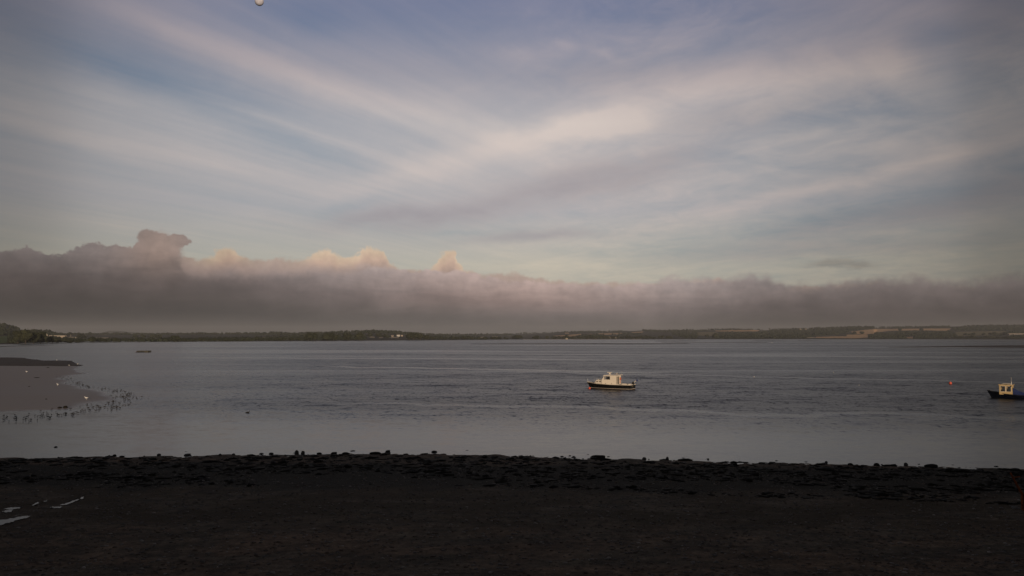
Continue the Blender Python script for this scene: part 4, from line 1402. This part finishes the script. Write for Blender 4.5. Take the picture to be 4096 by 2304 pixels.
def boat_one():
    g = ground(2532, 1557.2)
    th = R(180 - 28)
    t = empty('cabin_boat', (g[0], g[1], 0), th)
    # shift so that the stern centre sits right
    L, B, rake, sh = 7.55, 1.32, .55, [.66, .66, .72, .90]
    tag(t, 'white cabin boat with black hull moored by a red buoy', 'boat')
    hull_strip(L, B, rake, sh, .10, None, mrows=5).build('hull', M_hullk, t, True)
    hull_strip(L, B, rake, sh, .055, .105, proud=.006, mrows=1).build('boot_stripe', M_line, t)
    hull_strip(L, B, rake, sh, -.30, .055, mrows=3).build('keel', M_red, t, True)
    hull_strip(L, B, rake, [s + .09 for s in sh], (0, -.10), None, proud=.03, mrows=1).build('rubbing_strake', M_creamp, t)
    hull_strip(L, B, rake, [s + .0 for s in sh], (0, -.05), None, proud=.045, mrows=1).build('black_fender_strip', M_dark, t)
    deck_mb(L, B, rake, sh, .05, u0=.30).build('deck', M_deck, t)
    deck_mb(L, B, rake, sh, -.30, u0=0.0, u1=.30, n=6).build('cockpit_floor', M_deck, t)
    ck = MB()
    for s in (1, -1):
        vs = []
        for i in range(8):
            x, y, z = hull_pt(i / 7 * .31, sh[0], L, B, rake, sh, s)
            vs += [(x + .03, y - s * .005, z + .09), (x + .03, y - s * .22, z + .09), (x + .03, y - s * .22, z - .30)]
        ck.add(vs, [f for i in range(7) for f in ((3 * i, 3 * i + 3, 3 * i + 4, 3 * i + 1), (3 * i + 1, 3 * i + 4, 3 * i + 5, 3 * i + 2))])
    ck.box(.03, .28, -1.0, 1.0, sh[0] - .3, sh[0] + .088)
    ck.build('cockpit_coaming', M_creamp, t)
    # forward trunk cabin
    zd = .78
    tc = MB()
    st = [(6.15, .62, .0), (5.72, .78, .52), (4.3, .98, .60)]
    vs = []
    for (x, w, h) in st:
        vs += [(x, w * 1.06, zd - .04), (x, w * .94, zd + h), (x, -w * .94, zd + h), (x, -w * 1.06, zd - .04)]
    tc.add(vs, [(i * 4 + j, i * 4 + j + 1, i * 4 + 5 + j, i * 4 + 4 + j) for i in range(2) for j in range(3)])
    tc.build('trunk_cabin', M_creamp, t)
    for s in (1, -1):
        for x in (5.50, 5.02):
            w_ = float(np.interp(x, [4.3, 5.72], [.98, .78]))
            pb = MB().tube([(0, 0, 0), (0, s * .03, 0)], .11, 14)
            pb.v = [(a * 1.15, b_, c_ * .62) for a, b_, c_ in pb.v]
            o = pb.build('porthole', M_glass, t)
            o.location = (x, s * w_ * 1.0 + s * .005, zd + .30)
            o.rotation_euler = (0, 0, 0)
    # wheelhouse
    x0, x1, hw, zt = 2.30, 4.30, 1.06, 2.03
    zb = zd - .05
    wh = MB()
    for s, y in ((1, hw - .05), (-1, -hw)):
        panel(wh, x0 + .05, x1, y, zb, zt, .05, [(3.30, 4.24, 1.44, 1.93)])
        wh.prism([(x1, zb), (4.72, zb), (4.72, 1.34), (4.66, 1.36), (x1, zt)], y, y + .05)
    # front and aft walls: door openings show the bulkhead, cabin shade painted on it
    for (a, b_) in ((-hw, -.30), (.94, hw),):
        wh.box(x0, x0 + .05, a, b_, zb, zt)
    wh.box(x0, x0 + .05, .52, .62, zb, zt)
    wh.box(x0, x0 + .05, -.30, .94, zt - .14, zt)
    wh.box(x0, x0 + .05, -.30, .94, zb, zb + .03)
    wh.build('wheelhouse', M_creamp, t)
    MB().box(3.3, 3.34, -.9, .9, zb, zt - .02).build('bulkhead', M_int, t)
    for s in (1, -1):
        fr = MB()
        y = s * (hw + .012)
        panel(fr, 3.24, 4.28, y - .012, 1.40, 1.97, .024, [(3.30, 4.24, 1.44, 1.93)])
        fr.box(4.0, 4.03, y - .012, y + .012, 1.44, 1.93)
        w = fr.build('window', M_line, t)
        MB().box(3.30, 4.24, y - .04, y - .03, 1.44, 1.93).build('pane', M_pane, w)
    ws = MB()
    ws.add([(4.70, -.9, 1.40), (4.70, .9, 1.40), (4.34, .86, 1.97), (4.34, -.86, 1.97)], [(0, 1, 2, 3)])
    ws.build('windscreen', M_pane, t)
    wf = MB()
    for ya, yb in ((-1.0, -.88), (-.05, .05), (.88, 1.0)):
        wf.add([(4.72, ya, 1.38), (4.72, yb, 1.38), (4.33, yb, 2.0), (4.33, ya, 2.0), (4.68, ya, 1.38), (4.68, yb, 1.38), (4.29, yb, 2.0), (4.29, ya, 2.0)], [(0, 1, 2, 3), (7, 6, 5, 4), (0, 3, 7, 4), (1, 5, 6, 2)])
    wf.build('windscreen_frame', M_creamp, t)
    rfm = MB()
    nr = 6
    pf = [(-1.12 + 2.24 * i / nr, 2.035 + .07 * math.sin(math.pi * i / nr)) for i in range(nr + 1)]
    vs = []
    for x in (1.98, 4.42):
        vs += [(x, p[0], p[1]) for p in pf] + [(x, p[0], p[1] + .055) for p in pf]
    m_ = 2 * (nr + 1)
    fs = []
    for i in range(nr):
        fs += [(i, i + 1, m_ + i + 1, m_ + i), (nr + 1 + i, m_ + nr + 1 + i, m_ + nr + 2 + i, nr + 2 + i), (i, nr + 1 + i, nr + 2 + i, i + 1), (m_ + i, m_ + i + 1, m_ + nr + 2 + i, m_ + nr + 1 + i)]
    fs += [(0, m_, m_ + nr + 1, nr + 1), (nr, 2 * nr + 1, m_ + 2 * nr + 1, m_ + nr)]
    rfm.add(vs, fs)
    rfm.build('roof', M_creamp, t)
    # radar bar, roof rails, lamp, aerials
    rd = MB().box(-.16, .16, -.14, .14, 0, .10)
    rd.tube([(0, 0, .08), (0, 0, .26)], .15, 12, .10)
    rdo = rd.build('radar', M_creamp, t)
    rdo.location = (3.72, .1, 2.15)
    MB().box(-.38, .38, -.06, .06, .28, .38).build('radar_bar', M_line, rdo)
    rr = MB()
    for s in (1, -1):
        rr.tube([(3.45, s * .8, 2.10), (3.40, s * .8, 2.26), (2.35, s * .8, 2.26), (2.30, s * .8, 2.10)], .016, 6)
    rr.build('roof_rail', M_line, t)
    lp = MB().tube([(0, 0, 0), (0, 0, .10)], .03, 8)
    lp.ball((0, 0, .20), .13, .13, .14)
    lpo = lp.build('roof_lamp', M_line, t, True)
    lpo.location = (2.45, .25, 2.13)
    MB().ball((-.09, .02, .20), .10, .10, .09).build('lamp_face', M_dark, lpo, True)
    MB().tube([(2.55, .55, 2.23), (1.35, .55, 2.20)], .013, 6).build('aerial', M_line, t)
    MB().tube([(2.0, -.6, 2.1), (2.0, -.6, 2.75)], .008, 5).build('aerial', M_line, t)
    # lifebuoy on the aft bulkhead
    o = MB().ring((0, 0, 0), .20, .055, 'x').build('lifebuoy', M_or, t, True)
    o.location = (2.235, -.62, 1.50)
    o = MB().box(-.02, .0, -.13, .13, -.16, .16).build('orange_pouch', M_or, t)
    o.location = (2.29, -.62, 1.02)
    MB().tube([(2.27, .28, .80), (2.27, .28, 1.95)], .02, 6).build('door_post', M_line, t)
    # pulpit rails
    pr = MB()
    for s in (1, -1):
        pr.tube([(5.98, s * .60, zd + .05), (6.02, s * .62, 1.62), (5.2, s * .84, 1.64), (4.92, s * .88, 1.66), (4.4, s * .9, 2.02)], .018, 6)
        for x in (5.62, 5.45, 5.0):
            w_ = float(np.interp(x, [4.9, 6.0], [.88, .62]))
            pr.tube([(x, s * w_, zd + .2), (x, s * w_, 1.63)], .014, 6)
    pr.build('side_rail', M_steel, t)
    MB().tube([(7.35, 0, .92), (7.48, 0, 1.42)], .022, 6).build('bow_post', M_steel, t)
    ht = MB().box(5.2, 5.6, -.25, .25, zd + .56, zd + .64)
    ht.build('deck_hatch', M_creamp, t)
    cl = MB().box(6.7, 6.95, -.05, .05, .93, 1.0).box(6.78, 6.86, -.04, .04, .85, .94)
    cl.build('cleat', M_steel, t)
    for x, s in ((2.9, 1), (3.9, 1)):
        MB().tube([(x, 1.0, .80), (x + .22, 1.05, .80)], .045, 6).build('rope_coil', M_dark, t)
    # tilted outboard on the stern
    ob = MB().box(-.16, .14, -.12, .12, .70, .98)
    ob.prism([(.12, .90), (-.16, .90), (-.22, 1.12), (.02, 1.18), (.12, 1.05)], -.13, .13)
    obo = ob.build('outboard_motor', M_dark, t)
    MB().tube([(-.10, 0, 1.0), (-.42, 0, 1.26), (-.58, 0, 1.34)], .06, 8, .035).build('motor_leg', M_creamp, obo)
    MB().ball((-.66, 0, 1.36), .16, .12, .15).build('blue_cover', M_blue, obo, True)
    MB().box(.22, .42, .45, .95, .74, .86).build('stern_locker', M_creamp, t)
    # gilded lettering is too small to read in the photograph: a short worn scroll on the transom
    sc_ = MB()
    for i in range(4):
        sc_.box(-.012, -.008, .02 + i * .11, .09 + i * .11, .36 + .03 * (i % 2), .44 + .03 * (i % 2))
    sc_.build('transom_marking', mat('gold_paint', (.30, .22, .09), .5), t)
    return t, g


b1, g1 = boat_one()


def ropeline(name, pts, r, m, label, cat='rope'):
    return tag(MB().tube(pts, r, 6).build(name, m), label, cat)


def buoy(px, py, r, label, name='mooring_buoy', m=None, group=None, sink=.35):
    g = ground(px, py)
    t = empty(name, (g[0], g[1], r * (1 - sink)))
    MB().ball((0, 0, 0), r, r, r, 20, 14).build('float', m or M_buoy, t, True)
    MB().ring((0, 0, r + .02), .035, .012, 'x', 10, 5).build('eye', M_steel, t)
    return tag(t, label, 'buoy', group), g


_, gb = buoy(2300 + 500 * .1165, 1460 + 826 * .1165, .185, 'red buoy in the water under the bow of the white cabin boat', sink=.25)
bow = b1.matrix_basis @ Vector((7.45, .02, .93))
mid = (bow * .5 + Vector((gb[0], gb[1], .3)) * .5) - Vector((0, 0, .05))
ropeline('mooring_line', [bow, mid, (gb[0], gb[1], .30)], .016, M_rope, 'pale mooring line from the bow of the white cabin boat to its buoy')
_, gb2 = buoy(3801, 1537, .25, 'red buoy floating alone left of the blue boat', sink=.22)
ropeline('floating_rope', [(gb2[0] + .1, gb2[1] - .1, .01), (gb2[0] + .8, gb2[1] + .1, .012), (gb2[0] + 1.5, gb2[1], .008), (gb2[0] + 2.1, gb2[1] + .2, .0)], .03, M_dark, 'dark rope floating beside the lone red buoy')
for (x, y, r, lab) in [(3016, 1508, .10, 'small white float right of the white cabin boat'), (3334, 1491, .10, 'small white float far out left of the lone red buoy'), (3088, 1371, .5, 'white speck of a distant float near the far mud bars'), (3436, 1541, .06, 'small pale float with weed left of the lone red buoy')]:
    buoy(x, y, r, lab, 'float_buoy', M_white, sink=.5)


def boat_two():
    g = ground(4096 - 0, 1590)
    th = R(180 - 38)
    L, B, rake, sh = 6.2, 1.05, .45, [.48, .50, .62, .92]
    # place the bow where it is seen, the stern runs out of the picture
    bowg = ground(3696 + 1735 * .1553, 1460 + 838 * .1553)
    f = Vector((math.cos(th), math.sin(th), 0))
    org = Vector((bowg[0], bowg[1], 0)) - f * (L - rake)
    t = empty('fishing_boat', org, th)
    tag(t, 'small blue boat with yellow wheelhouse cut off by the right edge', 'boat')
    hull_strip(L, B, rake, sh, -.30, None, mrows=7).build('hull', M_hulln, t, True)
    hull_strip(L, B, rake, [s + .03 for s in sh], (0, -.06), None, proud=.03, mrows=1).build('rubbing_strake', M_dark, t)
    deck_mb(L, B, rake, sh, -.05).build('deck', mat('blue_deck', (.03, .045, .08), .8), t)
    x0, x1, hw, zb, zt = 3.35, 4.72, .72, .50, 1.72
    wh = MB()
    holes = [(3.46, 3.95, .90, 1.58), (4.10, 4.60, .90, 1.58)]
    for y in (hw - .04, -hw):
        panel(wh, x0, x1, y, zb, zt, .04, holes)
    for (xa, xb) in ((x1, x1 + .04), (x0 - .04, x0)):
        for ya, yb, za, zc in ((-hw, hw, zb, .95), (-hw, -hw + .1, .95, 1.55), (-.05, .05, .95, 1.55), (hw - .1, hw, .95, 1.55), (-hw, hw, 1.55, zt)):
            wh.box(xa, xb, ya, yb, za, zc)
    wh.build('wheelhouse', M_yell, t)
    for s in (1, -1):
        y = s * (hw + .01)
        for (a, b_, c_, d_) in holes:
            fr = MB()
            panel(fr, a - .04, b_ + .04, y - .01, c_ - .04, d_ + .04, .02, [(a, b_, c_, d_)])
            w = fr.build('window', M_creamp, t)
            MB().box(a, b_, y - .035, y - .028, c_, d_).build('pane', M_pane, w)
    rfo = MB().box(x0 - .16, x1 + .12, -hw - .06, hw + .06, zt, zt + .07).build('roof', M_yell, t)
    rt = MB()
    rt.tube([(3.5, -.5, zt + .07), (3.55, -.5, zt + .16), (4.4, -.5, zt + .16), (4.5, -.5, zt + .07)], .016, 6)
    rt.tube([(3.5, .5, zt + .07), (3.55, .5, zt + .16), (4.4, .5, zt + .16), (4.5, .5, zt + .07)], .016, 6)
    rt.build('roof_rail', M_creamp, t)
    MB().box(3.9, 4.25, -.2, .2, zt + .075, zt + .13).build('roof_hatch', M_dark, t)
    MB().tube([(3.42, .35, zt + .05), (3.42, .35, zt + .45)], .045, 8, .03).build('mast', M_creamp, t)
    MB().tube([(3.42, .35, zt + .42), (3.42, .35, zt + 1.05)], .013, 6).build('aerial', M_line, t)
    nl = MB().ball((0, 0, 0), .06, .06, .07)
    o = nl.build('side_lamp', M_dark, t, True)
    o.location = (3.44, hw + .05, 1.60)
    # blue cover behind the wheelhouse
    r_ = np.random.default_rng(5)
    vs, nn, mm = [], 12, 9
    for i in range(nn + 1):
        x = .5 + (x0 - .06 - .5) * i / nn
        top_ = np.interp(i / nn, [0, .5, .75, 1], [.62, .72, .95, 1.36])
        for j in range(mm + 1):
            q = -1 + 2 * j / mm
            y = q * (.86 if i < nn * .7 else .86 - .16 * (i / nn - .7) / .3)
            z = .48 + (top_ - .48) * (1 - abs(q) ** 2.6) + (r_.random() - .5) * .035
            vs.append((x, y, z))
    MB().add(vs, [(i * (mm + 1) + j, (i + 1) * (mm + 1) + j, (i + 1) * (mm + 1) + j + 1, i * (mm + 1) + j + 1) for i in range(nn) for j in range(mm)]).build('tarpaulin', M_tarp, t)
    # bow roller and mooring chain
    bw = Vector((L - .08, 0, .84))
    MB().box(L - .35, L - .02, -.05, .05, .90, .97).build('bow_roller', M_dark, t)
    return t


b2 = boat_two()
bwp = b2.matrix_basis @ Vector((5.7, .05, .08))
ropeline('mooring_chain', [bwp, bwp + Vector((-.35, -.1, -.05)), bwp + Vector((-.8, -.2, -.10))], .02, M_dark, 'dark mooring chain entering the water at the bow of the blue boat', 'chain')

# ------------------------------------------------------------------ raft on the left
M_raft = mat('weathered_timber', (.060, .055, .040), .85, var=.4, scale=1.0)
M_raftp = mat('pale_plank', (.11, .10, .08), .85, var=.3)
g = ground(574, 1409.5)
rt = empty('raft', (g[0], g[1], 0), R(-4))
tag(rt, 'old dark timber raft with a sloping ramp moored in the bay at the left', 'raft')
s = g[1] / FPX
for i in range(14):
    x = -2.5 + i * .42
    MB().box(x, x + .38, -1.5, 1.5, .78 + .02 * (i % 3), .86 + .02 * (i % 3)).build('plank', M_raftp if i in (9, 10) else M_raft, rt)
for (a, b_) in ((-2.4, -.9), (-.7, 1.2), (1.4, 3.2)):
    MB().box(a, b_, -1.4, 1.4, -.25, .55).build('float', M_dark if a < 0 else M_raft, rt)
fr = MB()
for x in (-2.45, -.8, 1.3, 3.3):
    fr.box(x - .08, x + .08, -1.45, 1.45, .50, .779)
fr.box(-2.5, 3.38, -1.5, -1.452, .50, .76).box(-2.5, 3.38, 1.452, 1.5, .50, .76)
fr.build('frame', M_raft, rt)
MB().prism([(-2.5, .84), (-3.7, .18), (-3.7, .05), (-2.5, .70)], -1.2, 1.2).build('ramp', mat('reddish_boards', (.09, .05, .04), .85), rt)
for x in (-2.2, 3.2):
    MB().tube([(x, -1.35, .8), (x, -1.35, 1.15)], .06, 7).build('mooring_post', M_raft, rt)

# ------------------------------------------------------------------ birds
M_bird = mat('dark_plumage', (.014, .012, .011), .8)
M_gull = mat('white_plumage', (.72, .70, .66), .8)


def bird_mesh(name, m, k_=1.0, swim=False):
    b = MB()
    # body: lofted rings from breast to tail, neck, head, bill, folded wings and legs in one mesh
    prof_ = [(.20, .0, .015), (.17, .0, .05), (.10, .005, .075), (.0, .01, .08), (-.10, .0, .062), (-.18, -.01, .03), (-.25, -.015, .008)]
    z0 = .03 if swim else .20
    n = 8
    vs = []
    for (x, dz_, r) in prof_:
        vs += [(x, r * .85 * math.cos(6.283 * j / n), z0 + dz_ + .03 + r * math.sin(6.283 * j / n)) for j in range(n)]
    b.add(vs, [(i * n + j, i * n + (j + 1) % n, (i + 1) * n + (j + 1) % n, (i + 1) * n + j) for i in range(6) for j in range(n)])
    b.tube([(.13, 0, z0 + .05), (.19, 0, z0 + .13), (.20, 0, z0 + .19)], .035, 6, .022)
    b.ball((.215, 0, z0 + .20), .035, .028, .03, 8, 6)
    b.tube([(.24, 0, z0 + .20), (.34, 0, z0 + .17)], .010, 4, .004)
    for s in (1, -1):
        b.add([(.10, s * .065, z0 + .08), (-.05, s * .078, z0 + .09), (-.24, s * .03, z0 + .02), (-.08, s * .082, z0 + .01), (.08, s * .07, z0 + .02)], [(0, 1, 2, 3, 4)])
        if not swim:
            b.tube([(-.01, s * .03, z0 + .0), (.0, s * .03, .09), (-.01, s * .03, -.06)], .008, 4)
    me = bpy.data.meshes.new(name)
    me.from_pydata([(x * k_, y * k_, z * k_) for x, y, z in b.v], [], b.f)
    me.materials.append(m)
    return me


BM = [bird_mesh('wader', M_bird, .50), bird_mesh('wader', M_bird, .43)]
GM = bird_mesh('gull', M_gull, .85)
GS = bird_mesh('gull', M_gull, 1.5, True)


def put_bird(px, py, me, name, label, group=None, z=0.0, cat='bird'):
    g = ground(px, py)
    o = bpy.data.objects.new(name, me)
    o.location = (g[0], g[1], z)
    o.rotation_euler = (0, 0, random.choice([0, 3.14]) + random.uniform(-.9, .9))
    s = random.uniform(.85, 1.15)
    o.scale = (s, s, s)
    COL.objects.link(o)
    return tag(o, label, cat, group)


cl1 = [(700, 800, 2), (740, 795, 3), (785, 800, 3), (785, 825, 3), (815, 832, 3), (860, 840, 11), (880, 828, 3), (845, 800, 2), (940, 878, 13), (970, 895, 9), (1000, 885, 4), (1030, 897, 5), (1075, 915, 9), (1100, 930, 3), (1150, 927, 2), (1210, 935, 2), (1255, 948, 5), (1310, 942, 5), (820, 890, 3), (870, 897, 2), (990, 925, 2)]
cl2 = [(1350, 955, 2), (1405, 972, 12), (1470, 973, 9), (1520, 983, 3), (1555, 1000, 9), (1600, 1003, 10), (1650, 1003, 1), (1690, 1050, 3), (1690, 1072, 2), (1750, 1048, 1), (1828, 1065, 1), (1500, 1035, 7), (1545, 1055, 9), (1585, 1040, 6), (1625, 1040, 3), (1635, 1065, 1), (1540, 1095, 5), (1565, 1080, 3), (1595, 1075, 3), (1610, 1120, 1), (1585, 1145, 4), (1550, 1150, 3), (1440, 1050, 4), (1395, 1060, 2), (1410, 1090, 6), (1385, 1115, 5), (1330, 1125, 5), (1350, 1040, 3), (1465, 1110, 3), (1475, 1135, 2)]
cl3 = [(1490, 1172, 3), (1430, 1180, 9), (1385, 1175, 7), (1360, 1198, 5), (1300, 1150, 2), (1290, 1175, 2), (1235, 1175, 5), (1215, 1205, 7), (1185, 1165, 4), (1160, 1180, 3), (1130, 1140, 2), (1130, 1222, 3), (1085, 1195, 6), (1080, 1150, 4), (1045, 1212, 3), (1010, 1220, 6), (985, 1165, 2), (940, 1240, 5), (910, 1260, 2), (880, 1272, 4), (870, 1200, 3), (815, 1255, 6), (790, 1252, 3), (760, 1275, 2)]
cl4 = [(710, 1270, 5), (690, 1230, 2), (640, 1212, 3), (635, 1272, 2), (605, 1300, 5), (588, 1272, 4), (575, 1243, 1), (530, 1262, 4), (512, 1290, 5), (500, 1220, 2), (460, 1337, 2), (462, 1290, 1), (430, 1280, 2), (380, 1325, 3), (360, 1350, 2), (362, 1270, 3), (310, 1303, 4), (290, 1335, 3), (195, 1335, 7), (190, 1300, 2), (187, 1277, 1), (110, 1352, 2), (92, 1300, 3), (40, 1287, 3), (42, 1335, 3)]
for cl, lab, grp in ((cl1, 'dark wader in the loose band along the upper edge of the sand flat', 'waders along the upper edge of the sand flat'),
                     (cl2, 'dark wader in the dense flock standing round the tip of the sand flat', 'waders round the tip of the sand flat'),
                     (cl3, 'dark wader in the shallows below the tip of the sand flat', 'waders in the shallows below the tip'),
                     (cl4, 'dark wader in the scattered line near the left edge of the picture', 'waders near the left edge')):
    for (x, y, n) in cl:
        n = max(1, int(round(n * .74)))
        for q in range(n):
            a, b_ = z3(x + (0 if n == 1 else random.gauss(0, 11 + n)), y + (0 if n == 1 else random.gauss(0, 8 + n * .6)))
            put_bird(a, b_, BM[random.random() > .5], 'wader', lab, grp)
for (x, y, lab, zz) in [(700, 606, 'white gull on the dark mud bank', .30), (853, 662, 'white gull at the lower edge of the dark mud bank', .1), (328, 748, 'white gull alone on the upper left of the sand flat', .12), (710, 910, 'white gull by the dark rill in the middle of the sand flat', .12), (1065, 1082, 'white gull nearest the tip of the sand flat', .1), (955, 648, 'white gull at the pointed end of the dark mud bank', .1)]:
    a, b_ = z3(x, y)
    put_bird(a, b_, GM, 'gull', lab, None, zz)
for (x, y, lab) in [(990, 1652, 'dark duck swimming off the tip of the sand flat'), (555, 1371, 'tiny dark duck far out near the hedge shore')]:
    g = ground(x, y)
    k_ = 1.0
    me = bird_mesh('duck', M_bird, k_ if y > 1500 else 3.5, True)
    o = bpy.data.objects.new('duck', me)
    o.location = (g[0], g[1], 0)
    COL.objects.link(o)
    tag(o, lab, 'bird')


def flat_stone(X, Y, w, h, lab):
    a, b_ = z3(X, Y)
    g = ground(a, b_, .1)
    s = g[1] / FPX
    o = bpy.data.objects.new('stone', rock_meshes[(int(X)) % 7])
    o.location = (g[0], g[1], .12)
    o.scale = (w * s * .16, w * s * .16, h * s * .25)
    COL.objects.link(o)
    tag(o, lab, 'stone')


for a in [(805, 1172, 52, 30, 'black boulder on the lower part of the sand flat'), (735, 1176, 50, 18, 'low dark stone left of the black boulder on the sand flat'), (570, 1073, 24, 12, 'small dark stone alone on the middle of the sand flat'),
          (590, 683, 30, 9, 'thin dark stone just below the mud bank'), (360, 918, 26, 9, 'small dark stone lying by the rill on the sand flat'), (450, 805, 60, 7, 'thin streak of dark stone on the upper sand flat')]:
    flat_stone(*a)

# ------------------------------------------------------------------ rusty post at the right edge
M_rust = mat('rust', (.22, .062, .020), .8, .2, var=.5, scale=6, bump=.5)
M_rustd = mat('dark_rust', (.045, .016, .010), .9, .2, var=.5, scale=6)
gz = .35
g0 = ground(4088, 2040, gz)
s = g0[1] / FPX
t = empty('rusty_post', (g0[0], g0[1], float(beach_z(np.array([g0[0]]), np.array([g0[1]]))[0])))
tag(t, 'bent rusty iron post with a short arm leaning at the right edge of the beach', 'post')
MB().tube([(.03, 0, -.1), (.02, 0, .35), (.035, .0, .62), (.04, 0, .70)], .055, 8, .05).build('lower_post', M_rust, t)
MB().tube([(.05, 0, .68), (-.12, .02, 1.02), (-.25, .03, 1.28), (-.42, .04, 1.62)], .06, 8, .035).build('leaning_arm', M_rust, t)
MB().tube([(-.28, .03, 1.42), (-.18, .02, 1.44), (-.02, .02, 1.46)], .03, 6).build('short_arm', M_rust, t)
MB().box(.06, .16, -.04, .06, -.1, .74).build('back_plate', M_rustd, t)
for i, (x, y, w, h, lab) in enumerate([(4058, 2030, 34, 5, 'long pale splinter lying at the foot of the rusty post'), (4066, 2036, 30, 5, 'short pale splinter below the long one at the rusty post')]):
    zz = float(beach_z(np.array([ground(x, y, .4)[0]]), np.array([ground(x, y, .4)[1]]))[0])
    g = ground(x, y, zz)
    s = g[1] / FPX
    o = MB().prism([(-w * s / 2, 0), (w * s / 2, .01), (w * s / 2 - .03, .035), (-w * s / 4, .045)], -.03, .03).build('driftwood', mat('bleached_wood', (.16, .15, .14), .8), None, False, (g[0], g[1], zz + .02))
    o.rotation_euler = (0, 0, .3 + i * -.5)
    tag(o, lab, 'driftwood')

# ------------------------------------------------------------------ moon
md = ray(1037, 6)
md = md / np.linalg.norm(md) * 20000
mm = bpy.data.materials.new('moon_rock')
mm.use_nodes = True
N = Net(mm.node_tree)
co = S(N, N.node('ShaderNodeTexCoord').outputs['Object'])
p = N.node('ShaderNodeBsdfDiffuse')
N.put(p.inputs[0], N.ramp(N.noise(co, .018, 3, .6), [(.35, (.50, .50, .58)), (.65, (.66, .66, .74))]))
o = N.node('ShaderNodeOutputMaterial')
N.t.links.new(p.outputs[0], o.inputs[0])
moon = MB().ball((0, 0, 0), 20000 * 16.5 / FPX / 1.06, None, None, 40, 26).build('moon', mm, None, True)
moon.location = (md[0], md[1], md[2] + CH)
tag(moon, 'pale nearly full moon at the top edge of the sky', 'moon')

# ------------------------------------------------------------------ haze
hm = bpy.data.materials.new('haze')
hm.use_nodes = True
N = Net(hm.node_tree)
pv = N.node('ShaderNodeVolumePrincipled')
pv.inputs['Density'].default_value = 0.000065
pv.inputs['Color'].default_value = (.80, .82, .86, 1)
pv.inputs['Anisotropy'].default_value = 0.0
o = N.node('ShaderNodeOutputMaterial')
N.t.links.new(pv.outputs[0], o.inputs['Volume'])
hb = MB().box(-9400, 9400, -1700, 9400, -4, 130).build('haze', hm)
tag(hb, 'thin grey haze lying over the bay and fading the far hills', 'haze', kind='stuff')
